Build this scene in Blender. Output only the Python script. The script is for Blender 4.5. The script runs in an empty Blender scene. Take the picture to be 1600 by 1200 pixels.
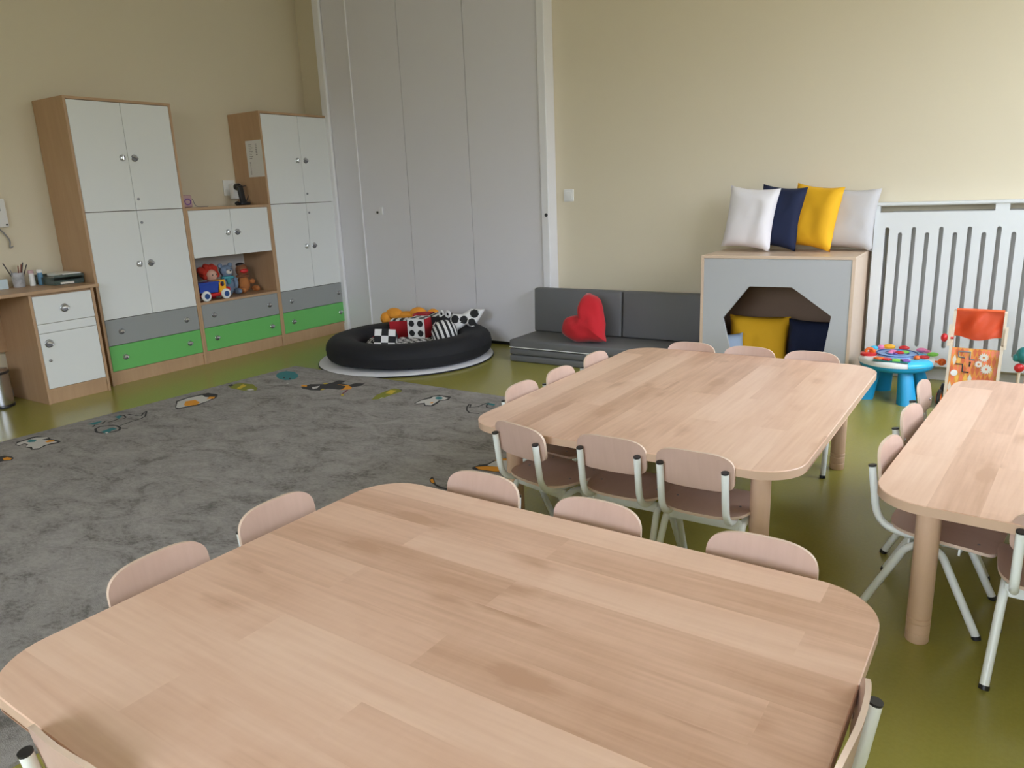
import bpy, bmesh, math, random
from mathutils import Vector, Matrix, noise
from mathutils.geometry import tessellate_polygon
random.seed(7)
PI = math.pi
SC = bpy.context.scene
COL = SC.collection

# ------------------------------------------------------------------ camera, light, exposure
def setup_camera():
    cx, cy, cz = 5.3974, 0.2657, 1.2602
    yaw, pitch, roll, f = -0.5892, -0.2505, -0.0416, 1171.68
    sy, cyw, sp, cp = math.sin(yaw), math.cos(yaw), math.sin(pitch), math.cos(pitch)
    fwd = Vector((sy*cp, cyw*cp, sp)); right = Vector((cyw, -sy, 0)); up = right.cross(fwd)
    r2 = math.cos(roll)*right + math.sin(roll)*up
    u2 = -math.sin(roll)*right + math.cos(roll)*up
    cam = bpy.data.cameras.new('camera'); o = bpy.data.objects.new('camera', cam); COL.objects.link(o)
    m = Matrix((r2, u2, -fwd)).transposed().to_4x4(); m.translation = (cx, cy, cz)
    o.matrix_world = m
    cam.sensor_width = 36; cam.lens = f/1600*36; cam.clip_start = 0.02
    SC.camera = o
setup_camera()

SKY_STRENGTH = 12.3
world = bpy.data.worlds.new('World'); SC.world = world; world.use_nodes = True
wn = world.node_tree; bg = wn.nodes['Background']; bg.inputs[1].default_value = SKY_STRENGTH
# overcast sky: bright above, dimmer band of trees and houses at the horizon, ground below
wtc = wn.nodes.new('ShaderNodeTexCoord'); wsp = wn.nodes.new('ShaderNodeSeparateXYZ'); wrp = wn.nodes.new('ShaderNodeValToRGB')
wn.links.new(wtc.outputs['Generated'], wsp.inputs[0]); wmr = wn.nodes.new('ShaderNodeMapRange')
wmr.inputs['From Min'].default_value = -.1; wmr.inputs['From Max'].default_value = .3
wn.links.new(wsp.outputs['Z'], wmr.inputs['Value']); wn.links.new(wmr.outputs[0], wrp.inputs[0]); wn.links.new(wrp.outputs[0], bg.inputs[0])
we = wrp.color_ramp.elements
we[0].position = 0.0; we[0].color = (.22, .23, .20, 1); we[1].position = .75; we[1].color = (.83, .92, 1.05, 1)
wk = we.new(.28); wk.color = (.30, .32, .31, 1)
SC.view_settings.view_transform = 'Standard'; SC.view_settings.look = 'None'
SC.view_settings.gamma = 1; SC.view_settings.use_curve_mapping = False
SC.view_settings.exposure = 0.1
SC.cycles.max_bounces = 10; SC.cycles.diffuse_bounces = 6; SC.cycles.glossy_bounces = 4
SC.cycles.sample_clamp_indirect = 6.0
SC.cycles.use_denoising = True

XR = 6.65; YB = 5.58; XL = -0.41; YF = -2.8; HC = 3.2          # the room
WINS = [(2.5, 3.7), (3.88, 5.1)]; FILL_WIN = (3.2, 6.3); WZ = (0.9, 2.85)       # windows: two right; unseen one behind the camera added to brighten the back wall
def portal(loc, rot, w, h):                                   # portals tell the renderer where daylight enters
    l = bpy.data.lights.new('window_portal', 'AREA'); l.shape = 'RECTANGLE'; l.size = w; l.size_y = h
    l.cycles.is_portal = True
    o = bpy.data.objects.new('window_portal', l); COL.objects.link(o); o.location = loc; o.rotation_euler = rot
for a, b in WINS: portal((XR+.1, (a+b)/2, sum(WZ)/2), (0, PI/2, 0), WZ[1]-WZ[0], b-a)
portal((sum(FILL_WIN)/2, YF-.1, sum(WZ)/2), (PI/2, 0, PI), FILL_WIN[1]-FILL_WIN[0], WZ[1]-WZ[0])

# ------------------------------------------------------------------ materials
def srgb(r, g, b):
    f = lambda c: (c/255/12.92) if c/255 <= .04045 else ((c/255+.055)/1.055)**2.4
    return (f(r), f(g), f(b), 1)
def base(name):
    m = bpy.data.materials.new(name); m.use_nodes = True
    nt = m.node_tree; b = nt.nodes['Principled BSDF']
    return m, nt, b
def N(nt, t, **kw):
    n = nt.nodes.new(t)
    for k, v in kw.items():
        if k in n.inputs: n.inputs[k].default_value = v
        else: setattr(n, k, v)
    return n
def coords(nt, scale=(1, 1, 1), rot=(0, 0, 0)):
    tc = N(nt, 'ShaderNodeTexCoord'); mp = N(nt, 'ShaderNodeMapping')
    mp.inputs['Scale'].default_value = scale; mp.inputs['Rotation'].default_value = rot
    nt.links.new(tc.outputs['Object'], mp.inputs[0]); return mp.outputs[0]
def plain(name, col, rough=.5, metal=0, var=.04, nscale=8, bump=0, bscale=60, spec=.5, sheen=0, aniso=None):
    """one colour with a faint procedural variation and optional fine bump"""
    m, nt, b = base(name)
    vec = coords(nt, aniso or (1, 1, 1))
    n = N(nt, 'ShaderNodeTexNoise', Scale=nscale, Detail=3.0); nt.links.new(vec, n.inputs['Vector'])
    mx = N(nt, 'ShaderNodeMix', data_type='RGBA'); nt.links.new(n.outputs['Fac'], mx.inputs[0])
    c = col
    mx.inputs[6].default_value = (c[0]*(1-var), c[1]*(1-var), c[2]*(1-var), 1)
    mx.inputs[7].default_value = (min(1, c[0]*(1+var)), min(1, c[1]*(1+var)), min(1, c[2]*(1+var)), 1)
    nt.links.new(mx.outputs[2], b.inputs['Base Color'])
    b.inputs['Roughness'].default_value = rough; b.inputs['Metallic'].default_value = metal
    b.inputs['Specular IOR Level'].default_value = spec
    if sheen: b.inputs['Sheen Weight'].default_value = sheen
    if bump:
        n2 = N(nt, 'ShaderNodeTexNoise', Scale=bscale, Detail=4.0); nt.links.new(vec, n2.inputs['Vector'])
        bp = N(nt, 'ShaderNodeBump', Strength=bump, Distance=.01)
        nt.links.new(n2.outputs['Fac'], bp.inputs['Height']); nt.links.new(bp.outputs[0], b.inputs['Normal'])
    return m
def wood(name, c1, c2, c3, axis='x', stave=None, rough=.4, grain=1.0, contrast=1.0, fine=60, spec=.5):
    """axis = grain direction in object space; stave = (length, width) of the glued strips"""
    m, nt, b = base(name)
    rot = {'x': (0, 0, 0), 'y': (0, 0, PI/2), 'z': (0, PI/2, 0)}[axis]
    tc = N(nt, 'ShaderNodeTexCoord'); mp0 = N(nt, 'ShaderNodeMapping'); mp0.inputs['Rotation'].default_value = rot
    nt.links.new(tc.outputs['Object'], mp0.inputs[0]); V = mp0.outputs[0]
    shift = None
    if stave:
        br = N(nt, 'ShaderNodeTexBrick'); br.offset = .37; br.offset_frequency = 2; br.squash = 1
        br.inputs['Scale'].default_value = 1; br.inputs['Brick Width'].default_value = stave[0]
        br.inputs['Row Height'].default_value = stave[1]; br.inputs['Mortar Size'].default_value = 0.0
        br.inputs['Color1'].default_value = (0, 0, 0, 1); br.inputs['Color2'].default_value = (1, 1, 1, 1); br.inputs['Bias'].default_value = 0
        nt.links.new(V, br.inputs['Vector']); shift = br.outputs['Color']
    add = N(nt, 'ShaderNodeVectorMath', operation='MULTIPLY_ADD')
    if shift: nt.links.new(shift, add.inputs[0])
    add.inputs[1].default_value = (7, 13, 3); nt.links.new(V, add.inputs[2])
    mp = N(nt, 'ShaderNodeMapping'); mp.inputs['Scale'].default_value = (1.3, 13, 13); nt.links.new(add.outputs[0], mp.inputs[0])
    n1 = N(nt, 'ShaderNodeTexNoise', Scale=1.0, Detail=5.0, Distortion=1.6); nt.links.new(mp.outputs[0], n1.inputs['Vector'])
    mp2 = N(nt, 'ShaderNodeMapping'); mp2.inputs['Scale'].default_value = (4, fine, fine); nt.links.new(add.outputs[0], mp2.inputs[0])
    n2 = N(nt, 'ShaderNodeTexNoise', Scale=1.0, Detail=2.0); nt.links.new(mp2.outputs[0], n2.inputs['Vector'])
    mp3 = N(nt, 'ShaderNodeMapping'); mp3.inputs['Scale'].default_value = (2.2, 4.0, 4.0); nt.links.new(add.outputs[0], mp3.inputs[0])
    n3 = N(nt, 'ShaderNodeTexNoise', Scale=1.0, Detail=2.0); nt.links.new(mp3.outputs[0], n3.inputs['Vector'])
    r = N(nt, 'ShaderNodeValToRGB'); e = r.color_ramp.elements
    e[0].position = .28; e[0].color = c1; e[1].position = .72; e[1].color = c3
    k = e.new(.5); k.color = c2
    s = N(nt, 'ShaderNodeMath', operation='MULTIPLY_ADD'); s.inputs[1].default_value = .55*contrast
    nt.links.new(n1.outputs['Fac'], s.inputs[0])
    s2 = N(nt, 'ShaderNodeMath', operation='MULTIPLY_ADD'); s2.inputs[1].default_value = .3*contrast
    nt.links.new(n2.outputs['Fac'], s2.inputs[0])
    s3 = N(nt, 'ShaderNodeMath', operation='MULTIPLY_ADD'); s3.inputs[1].default_value = .45*contrast
    nt.links.new(n3.outputs['Fac'], s3.inputs[0])
    s3.inputs[2].default_value = .5 - .65*contrast - (.14 if stave else 0)
    nt.links.new(s3.outputs[0], s2.inputs[2]); nt.links.new(s2.outputs[0], s.inputs[2])
    out = s.outputs[0]
    if shift:
        s4 = N(nt, 'ShaderNodeMath', operation='MULTIPLY_ADD'); s4.inputs[1].default_value = .28
        nt.links.new(shift, s4.inputs[0]); nt.links.new(out, s4.inputs[2]); out = s4.outputs[0]
    if stave:                                               # cross-grain flame figure and small knots
        mpf = N(nt, 'ShaderNodeMapping'); mpf.inputs['Scale'].default_value = (42, 5, 5); nt.links.new(add.outputs[0], mpf.inputs[0])
        nf = N(nt, 'ShaderNodeTexNoise', Scale=1.0, Detail=2.0, Distortion=.8); nt.links.new(mpf.outputs[0], nf.inputs['Vector'])
        sf = N(nt, 'ShaderNodeMath', operation='MULTIPLY_ADD'); sf.inputs[1].default_value = .07
        nt.links.new(nf.outputs['Fac'], sf.inputs[0]); nt.links.new(out, sf.inputs[2])
        mpk = N(nt, 'ShaderNodeMapping'); mpk.inputs['Scale'].default_value = (3.0, 6.5, 6.5); nt.links.new(add.outputs[0], mpk.inputs[0])
        nd = N(nt, 'ShaderNodeTexNoise', Scale=3.0, Detail=2.0); nt.links.new(mpk.outputs[0], nd.inputs['Vector'])
        va = N(nt, 'ShaderNodeVectorMath', operation='MULTIPLY_ADD'); va.inputs[1].default_value = (.5, .5, .5)
        nt.links.new(nd.outputs['Color'], va.inputs[0]); nt.links.new(mpk.outputs[0], va.inputs[2])
        vk = N(nt, 'ShaderNodeTexVoronoi', Scale=1.0); nt.links.new(va.outputs[0], vk.inputs['Vector'])
        mk_ = N(nt, 'ShaderNodeMapRange'); mk_.inputs['From Min'].default_value = .02; mk_.inputs['From Max'].default_value = .26
        mk_.inputs['To Min'].default_value = -.24; mk_.inputs['To Max'].default_value = -.035
        nt.links.new(vk.outputs['Distance'], mk_.inputs['Value'])
        sk = N(nt, 'ShaderNodeMath', operation='ADD'); nt.links.new(sf.outputs[0], sk.inputs[0]); nt.links.new(mk_.outputs[0], sk.inputs[1]); out = sk.outputs[0]
    nt.links.new(out, r.inputs[0]); nt.links.new(r.outputs[0], b.inputs['Base Color'])
    b.inputs['Roughness'].default_value = rough; b.inputs['Specular IOR Level'].default_value = spec
    bp = N(nt, 'ShaderNodeBump', Strength=.06*grain, Distance=.002)
    nt.links.new(n2.outputs['Fac'], bp.inputs['Height']); nt.links.new(bp.outputs[0], b.inputs['Normal'])
    return m
def floor_mat():
    m, nt, b = base('green_vinyl')
    V = coords(nt)
    n = N(nt, 'ShaderNodeTexNoise', Scale=90.0, Detail=3.0); nt.links.new(V, n.inputs['Vector'])
    r = N(nt, 'ShaderNodeValToRGB'); r.color_ramp.elements[0].color = FLOOR_A; r.color_ramp.elements[1].color = FLOOR_B
    nt.links.new(n.outputs['Fac'], r.inputs[0]); nt.links.new(r.outputs[0], b.inputs['Base Color'])
    b.inputs['Roughness'].default_value = .23; b.inputs['Specular IOR Level'].default_value = .5
    w = N(nt, 'ShaderNodeTexWave', Scale=40.0, Distortion=.4); w.bands_direction = 'X'; nt.links.new(V, w.inputs['Vector'])
    bp = N(nt, 'ShaderNodeBump', Strength=.05, Distance=.002)
    nt.links.new(w.outputs['Fac'], bp.inputs['Height']); nt.links.new(bp.outputs[0], b.inputs['Normal'])
    return m
def rug_mat():
    m, nt, b = base('grey_melange_carpet')
    V = coords(nt, (1, 1.6, 1)); V2 = coords(nt, (1, 1, 1))
    n1 = N(nt, 'ShaderNodeTexNoise', Scale=4.6, Detail=9.0, Roughness=.74, Distortion=.6); nt.links.new(V, n1.inputs['Vector'])
    n2 = N(nt, 'ShaderNodeTexNoise', Scale=60.0, Detail=3.0); nt.links.new(V, n2.inputs['Vector'])
    a = N(nt, 'ShaderNodeMath', operation='MULTIPLY_ADD'); a.inputs[1].default_value = .35
    nt.links.new(n2.outputs['Fac'], a.inputs[0]); nt.links.new(n1.outputs['Fac'], a.inputs[2])
    r = N(nt, 'ShaderNodeValToRGB'); e = r.color_ramp.elements
    e[0].position = .50; e[0].color = (.170, .158, .150, 1); e[1].position = .80; e[1].color = (.375, .352, .340, 1)
    k = e.new(.64); k.color = (.295, .275, .265, 1)
    nt.links.new(a.outputs[0], r.inputs[0]); nt.links.new(r.outputs[0], b.inputs['Base Color'])
    b.inputs['Roughness'].default_value = .95; b.inputs['Specular IOR Level'].default_value = .1
    n3 = N(nt, 'ShaderNodeTexNoise', Scale=300.0, Detail=3.0); nt.links.new(V2, n3.inputs['Vector'])
    bp = N(nt, 'ShaderNodeBump', Strength=.5, Distance=.006)
    nt.links.new(n3.outputs['Fac'], bp.inputs['Height']); nt.links.new(bp.outputs[0], b.inputs['Normal'])
    return m
FLOOR_A = (.290, .262, .056, 1); FLOOR_B = (.350, .318, .072, 1)
WALL_C = (.71, .635, .49, 1)
M = {}
M['wall'] = plain('yellow_wall_paint', WALL_C, .9, var=.012, nscale=2, bump=.05, bscale=160, spec=.2)
M['ceiling'] = plain('white_ceiling_paint', (.88, .88, .88, 1), .9, var=.01, spec=.2)
M['outside'] = plain('pale_wall_paint', (.70, .66, .50, 1), .9, var=.01, spec=.2)
M['floor'] = floor_mat()
M['rug'] = rug_mat()
M['door'] = plain('grey_door_laminate', (.72, .70, .745, 1), .45, var=.01, nscale=3)
M['trim'] = plain('light_grey_door_trim', (.80, .79, .82, 1), .4, var=.01)
M['dark'] = plain('gap_shade_black', (.012, .012, .012, 1), .7)  # near-black in place of the shade in the folding door gaps
M['black'] = plain('black_plastic', (.015, .015, .017, 1), .35)
M['white'] = plain('white_laminate', (.76, .77, .76, 1), .4, var=.008)
M['lacquer'] = plain('white_lacquered_board', (.70, .72, .73, 1), .4, var=.008)
M['white_plastic'] = plain('white_plastic', (.80, .80, .79, 1), .35, var=.01)
M['white_metal'] = plain('white_powder_coated_steel', (.84, .87, .84, 1), .28, var=.01)
M['chrome'] = plain('brushed_chrome', (.62, .63, .66, 1), .25, metal=1, var=.02)
M['darkchrome'] = plain('dark_chrome', (.30, .30, .32, 1), .35, metal=1, var=.02)
M['cab'] = wood('beech_laminate_cabinet', (.40, .245, .135, 1), (.475, .30, .17, 1), (.54, .355, .21, 1), 'z', rough=.45, contrast=.55)
M['cabh'] = wood('beech_laminate_desk', (.40, .245, .135, 1), (.475, .30, .17, 1), (.54, .355, .21, 1), 'y', rough=.38, contrast=.6)
M['tx'] = wood('maple_laminate_top', (.55, .325, .215, 1), (.72, .465, .335, 1), (.82, .57, .43, 1), 'x', (.9, .115), rough=.33, contrast=.75, fine=90)
M['tleg'] = wood('maple_leg_wood', (.58, .37, .235, 1), (.66, .44, .295, 1), (.72, .50, .35, 1), 'z', rough=.45, contrast=.5)
M['edge'] = plain('maple_edge_band', (.60, .41, .285, 1), .42, var=.03)
M['ply'] = wood('beech_plywood', (.47, .305, .24, 1), (.56, .385, .31, 1), (.63, .44, .365, 1), 'z', rough=.4, contrast=.45, fine=80)
M['plyx'] = wood('beech_plywood_seat', (.47, .305, .24, 1), (.56, .385, .31, 1), (.63, .44, .365, 1), 'y', rough=.4, contrast=.45, fine=80)
M['grey'] = plain('grey_drawer_laminate', (.30, .31, .305, 1), .45, var=.01)
M['green'] = plain('green_drawer_laminate', (.145, .475, .125, 1), .42, var=.01)
M['boxface'] = plain('pale_blue_grey_laminate', (.475, .48, .50, 1), .42, var=.01)
M['boxwood'] = wood('pale_maple_laminate', (.62, .46, .335, 1), (.70, .53, .40, 1), (.76, .59, .46, 1), 'x', rough=.3, contrast=.4)
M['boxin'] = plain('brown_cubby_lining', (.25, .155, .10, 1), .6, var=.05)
M['foam'] = plain('grey_foam_cover', (.138, .139, .145, 1), .6, var=.04, nscale=5, bump=.12, bscale=14)
M['red'] = plain('red_fabric', (.55, .008, .018, 1), .85, var=.06, bump=.15, bscale=30, sheen=.2)
M['cwhite'] = plain('white_cushion_cotton', (.80, .77, .80, 1), .85, var=.02, bump=.25, bscale=12, sheen=.1)
M['cnavy'] = plain('navy_cushion_cotton', (.010, .018, .062, 1), .85, var=.08, bump=.2, bscale=12)
M['cyellow'] = plain('yellow_cushion_cotton', (.86, .46, .012, 1), .8, var=.05, bump=.3, bscale=14)
M['cgrey'] = plain('light_grey_cushion_cotton', (.56, .54, .55, 1), .85, var=.04, bump=.25, bscale=12)
M['cblue'] = plain('pale_blue_fabric', (.42, .52, .68, 1), .85, var=.04)
M['ring'] = plain('black_fabric', (.007, .007, .010, 1), .8, var=.15, bump=.2, bscale=25)
M['matw'] = plain('white_quilted_fabric', (.66, .65, .68, 1), .85, var=.05, bump=.3, bscale=20)
M['fblack'] = plain('black_toy_fabric', (.015, .015, .017, 1), .9)
M['fwhite'] = plain('white_toy_fabric', (.75, .74, .74, 1), .9)
M['fred'] = plain('dark_red_toy_fabric', (.42, .012, .022, 1), .88, var=.05)
M['orange_plush'] = plain('orange_plush', (.80, .32, .035, 1), .95, var=.1, bump=.5, bscale=80)
M['cyan'] = plain('cyan_plastic', (.012, .36, .70, 1), .38, var=.03)
M['cyan2'] = plain('light_cyan_plastic', (.05, .52, .80, 1), .25, var=.03)
M['orange'] = plain('orange_plastic', (.85, .17, .025, 1), .35)
M['redp'] = plain('red_plastic', (.60, .02, .025, 1), .3)
M['yellowp'] = plain('yellow_plastic', (.88, .45, .02, 1), .35)
M['greenp'] = plain('green_plastic', (.22, .62, .08, 1), .35)
M['purple'] = plain('purple_plastic', (.22, .09, .42, 1), .35)
M['pink'] = plain('pink_plastic', (.78, .22, .42, 1), .35)
M['bluep'] = plain('blue_plastic', (.02, .06, .36, 1), .3)
M['pblue'] = plain('pale_blue_sticker', (.25, .42, .72, 1), .35, var=.3, nscale=60)
M['dblue'] = plain('dark_blue_sticker', (.02, .07, .25, 1), .35)
M['palewood'] = wood('pale_birch_wood', (.60, .47, .34, 1), (.72, .60, .46, 1), (.80, .69, .55, 1), 'z', rough=.5, contrast=.4)
M['oranget'] = plain('orange_nylon', (.86, .13, .035, 1), .5, var=.05, bump=.25, bscale=16)
M['teal'] = plain('teal_paint', (.01, .17, .17, 1), .35)
M['paper'] = plain('white_paper', (.74, .73, .71, 1), .8)
M['ink'] = plain('grey_print', (.25, .24, .24, 1), .8)
M['pinkp'] = plain('pale_pink_plastic', (.55, .36, .38, 1), .4)
m_, nt_, b_ = base('smoky_clear_plastic'); M['smokeglass'] = m_
b_.inputs['Base Color'].default_value = (.10, .14, .13, 1); b_.inputs['Roughness'].default_value = .15; b_.inputs['Alpha'].default_value = .62
M['smoke'] = plain('dark_smoke_plastic', (.05, .06, .062, 1), .25)
M['pencil'] = plain('red_brown_pencil_paint', (.22, .05, .03, 1), .45)
M['pencild'] = plain('dark_pencil_paint', (.03, .02, .03, 1), .45)
M['mug'] = plain('patterned_mug_glaze', (.42, .42, .44, 1), .3, var=.75, nscale=28)
M['tubeb'] = plain('blue_tube_plastic', (.10, .25, .42, 1), .3)
M['card'] = plain('pale_blue_card', (.55, .66, .72, 1), .6, var=.12, nscale=20)
M['skin'] = plain('doll_skin_fabric', (.70, .42, .32, 1), .8)
M['dollhair'] = plain('red_orange_doll_yarn', (.55, .04, .02, 1), .9, var=.2, bump=.8, bscale=60)
M['dollred'] = plain('crimson_doll_dress', (.48, .01, .04, 1), .85, var=.1)
M['bearblue'] = plain('blue_grey_plush', (.20, .27, .38, 1), .95, var=.12, bump=.6, bscale=90)
M['bearteal'] = plain('teal_knit', (.08, .36, .42, 1), .9, var=.15)
M['muzzle'] = plain('cream_plush', (.72, .68, .62, 1), .95)
M['brownplush'] = plain('orange_brown_plush', (.46, .17, .05, 1), .95, var=.15, bump=.5, bscale=90)
M['brownhead'] = plain('brown_plush', (.24, .09, .04, 1), .95, var=.15, bump=.5, bscale=90)
M['backpanel'] = plain('white_hardboard', (.58, .56, .54, 1), .6)
M['r_dark'] = plain('charcoal_rug_yarn', (.035, .032, .035, 1), .95); M['r_white'] = plain('cream_rug_yarn', (.58, .56, .54, 1), .95)
M['r_orange'] = plain('orange_rug_yarn', (.75, .31, .025, 1), .95); M['r_teal'] = plain('teal_rug_yarn', (.04, .20, .22, 1), .95)
M['r_olive'] = plain('olive_rug_yarn', (.22, .23, .03, 1), .95); M['r_yellow'] = plain('yellow_rug_yarn', (.62, .45, .04, 1), .95)
M['r_red'] = plain('maroon_rug_yarn', (.20, .02, .04, 1), .95)

M['r_panel'] = plain('amber_panel_print', (.78, .30, .03, 1), .5)
M['pwhite'] = plain('cream_panel_print', (.74, .68, .58, 1), .5)
M['pamber'] = plain('amber_orange_print', (.82, .36, .03, 1), .5)
M['predor'] = plain('red_orange_print', (.66, .13, .03, 1), .5)
M['greenp2'] = plain('green_plush', (.12, .25, .06, 1), .9)
M['cabdark'] = plain('cabinet_interior_shade', (.10, .06, .035, 1), .8)  # dark brown stands in for the shade inside the cabinets
M['rad'] = plain('grey_radiator_enamel', (.62, .61, .58, 1), .5)
M['edgep'] = plain('pale_plywood_edge', (.72, .55, .43, 1), .5, var=.06, nscale=40)

# ------------------------------------------------------------------ mesh helpers
def finish(bm, name, mats, parent=None, smooth=None, loc=None, kind=None):
    me = bpy.data.meshes.new(name)
    bmesh.ops.recalc_face_normals(bm, faces=bm.faces)
    bm.to_mesh(me); bm.free()
    if not isinstance(mats, (list, tuple)): mats = [mats]
    for k in mats: me.materials.append(M[k])
    o = bpy.data.objects.new(name, me); COL.objects.link(o)
    if smooth is not None:
        me.polygons.foreach_set('use_smooth', [True]*len(me.polygons))
        try: me.set_sharp_from_angle(angle=math.radians(smooth))
        except Exception: pass
    if parent: o.parent = parent
    if loc: o.location = loc
    if kind: o['kind'] = kind
    return o
def NB(): return bmesh.new()
def box(bm, x0, x1, y0, y1, z0, z1, bev=0, mi=0, seg=2, mat=None):
    g = bmesh.ops.create_cube(bm, size=1)
    vs = g['verts']
    for v in vs: v.co = Vector(((x0+x1)/2+v.co.x*(x1-x0), (y0+y1)/2+v.co.y*(y1-y0), (z0+z1)/2+v.co.z*(z1-z0)))
    fs = set(f for v in vs for f in v.link_faces)
    if bev:
        es = set(e for v in vs for e in v.link_edges)
        r = bmesh.ops.bevel(bm, geom=list(es), offset=bev, segments=seg, profile=.5, affect='EDGES')
        fs = set(f for f in r['faces']) | set(f for f in fs if f.is_valid)
        vs = list(set(v for f in fs for v in f.verts))
    for f in fs:
        if f.is_valid: f.material_index = mi
    if mat:
        for v in vs: v.co = mat @ v.co
    return vs
def frame_of(d):
    d = Vector(d).normalized(); a = Vector((0, 0, 1)) if abs(d.z) < .9 else Vector((1, 0, 0))
    u = d.cross(a).normalized(); return u, d.cross(u).normalized()
def tube(bm, pts, r, seg=12, mi=0, cap=True, closed=False):
    pts = [Vector(p) for p in pts]; n = len(pts)
    rs = r if isinstance(r, (list, tuple)) else [r]*n
    rings = []; u = None
    for i, p in enumerate(pts):
        if closed: t = (pts[(i+1) % n]-pts[i-1]).normalized()
        else: t = (pts[min(i+1, n-1)]-pts[max(i-1, 0)]).normalized()
        if u is None: u, w = frame_of(t)
        else:
            u = (u-t*u.dot(t)).normalized(); w = t.cross(u)
        rings.append([bm.verts.new(p+(u*math.cos(a)+w*math.sin(a))*rs[i]) for a in [2*PI*k/seg for k in range(seg)]])
    m = n if closed else n-1
    for i in range(m):
        A, B = rings[i], rings[(i+1) % n]
        for k in range(seg):
            f = bm.faces.new((A[k], A[(k+1) % seg], B[(k+1) % seg], B[k])); f.material_index = mi
    if cap and not closed:
        for R in (rings[0][::-1], rings[-1]):
            f = bm.faces.new(R); f.material_index = mi
    return rings
def smooth_path(pts, n=6):
    P = [Vector(p) for p in pts]; out = []
    Q = [P[0]*2-P[1]]+P+[P[-1]*2-P[-2]]
    for i in range(1, len(Q)-2):
        a, b, c, d = Q[i-1], Q[i], Q[i+1], Q[i+2]
        for k in range(n):
            t = k/n
            out.append(.5*((2*b)+(c-a)*t+(2*a-5*b+4*c-d)*t*t+(3*b-a-3*c+d)*t**3))
    out.append(P[-1]); return out
def bend_path(pts, rad, n=5):
    """polyline with rounded corners"""
    P = [Vector(p) for p in pts]; out = [P[0]]
    for i in range(1, len(P)-1):
        a, b, c = P[i-1], P[i], P[i+1]
        d1 = (a-b); d2 = (c-b); r = min(rad, d1.length*.45, d2.length*.45)
        s, e = b+d1.normalized()*r, b+d2.normalized()*r
        for k in range(n+1):
            t = k/n; out.append(s*(1-t)**2+b*2*t*(1-t)+e*t*t)
    out.append(P[-1]); return out
def lathe(bm, prof, c=(0, 0, 0), seg=24, mi=0, axis='z', mis=None, cap=True):
    c = Vector(c); rings = []
    for r, z in prof:
        ring = []
        for k in range(seg):
            a = 2*PI*k/seg; x, y = r*math.cos(a), r*math.sin(a)
            v = {'z': (x, y, z), 'x': (z, x, y), 'y': (x, z, y)}[axis]
            ring.append(bm.verts.new(c+Vector(v)))
        rings.append(ring)
    for i in range(len(rings)-1):
        for k in range(seg):
            f = bm.faces.new((rings[i][k], rings[i][(k+1) % seg], rings[i+1][(k+1) % seg], rings[i+1][k]))
            f.material_index = mis[i] if mis else mi
    if cap:
        f = bm.faces.new(rings[0][::-1]); f.material_index = mis[0] if mis else mi
        f = bm.faces.new(rings[-1]); f.material_index = mis[-1] if mis else mi
    return [v for r in rings for v in r]
def ball(bm, c, r, mi=0, seg=16, rings=10, mat=None):
    r = (r, r, r) if isinstance(r, (int, float)) else r
    g = bmesh.ops.create_uvsphere(bm, u_segments=seg, v_segments=rings, radius=1)
    fs = set(f for v in g['verts'] for f in v.link_faces)
    for v in g['verts']:
        v.co = Vector((v.co.x*r[0], v.co.y*r[1], v.co.z*r[2]))
        if mat: v.co = mat @ v.co
        v.co += Vector(c)
    for f in fs: f.material_index = mi
    return g['verts']
def plate(bm, outer, holes, fn, depth, mi=0):
    """flat plate of a 2-D outline with holes; fn(u, v, w) maps to 3-D, w = 0 or depth"""
    loops = [outer]+list(holes)
    flat = [p for l in loops for p in l]
    tris = tessellate_polygon([[Vector((p[0], p[1], 0)) for p in l] for l in loops])
    A = [bm.verts.new(fn(p[0], p[1], 0)) for p in flat]; B = [bm.verts.new(fn(p[0], p[1], depth)) for p in flat]
    for t in tris:
        for V in (A, B):
            try:
                f = bm.faces.new([V[i] for i in t]); f.material_index = mi
            except ValueError: pass
    k = 0
    for l in loops:
        n = len(l)
        for i in range(n):
            a, b = k+i, k+(i+1) % n
            try:
                f = bm.faces.new((A[a], A[b], B[b], B[a])); f.material_index = mi
            except ValueError: pass
        k += n
def rrect(x0, x1, y0, y1, r, n=6):
    out = []
    for cx, cy, a0 in ((x1-r, y1-r, 0), (x0+r, y1-r, 90), (x0+r, y0+r, 180), (x1-r, y0+r, 270)):
        for k in range(n+1):
            a = math.radians(a0+90*k/n); out.append((cx+r*math.cos(a), cy+r*math.sin(a)))
    return out
def grid(bm, f, nu, nv, mi=0, wrapu=False, mif=None):
    V = [[bm.verts.new(f(i/nu, j/nv)) for j in range(nv+1)] for i in range(nu if wrapu else nu+1)]
    for i in range(nu):
        for j in range(nv):
            a, b = V[i], V[(i+1) % len(V)]
            fc = bm.faces.new((a[j], b[j], b[j+1], a[j+1])); fc.material_index = mif(i, j) if mif else mi
    return V
def pillow(bm, w, h, t, mi=0, seed=0, n=18, pinch=.10, mat=None):
    """soft cushion lying in local x (width) / z (height), thickness along y"""
    mat = mat or Matrix.Identity(4)
    for s in (-1, 1):
        def f(a, b, s=s):
            u, v = a*2-1, b*2-1
            x = u*w/2*(1-pinch*(1-v*v)*abs(u)); z = v*h/2*(1-pinch*(1-u*u)*abs(v))
            k = max(0, (1-u**4)*(1-v**4))**.55
            nz = noise.noise(Vector((u*2.2+seed, v*2.2, s*3+seed)))*.18+noise.noise(Vector((u*6+seed, v*6, s)))*.05
            return mat @ Vector((x, s*t/2*k*(1+nz), z))
        grid(bm, f, n, n, mi)
    bmesh.ops.remove_doubles(bm, verts=bm.verts, dist=1e-5)
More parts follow.
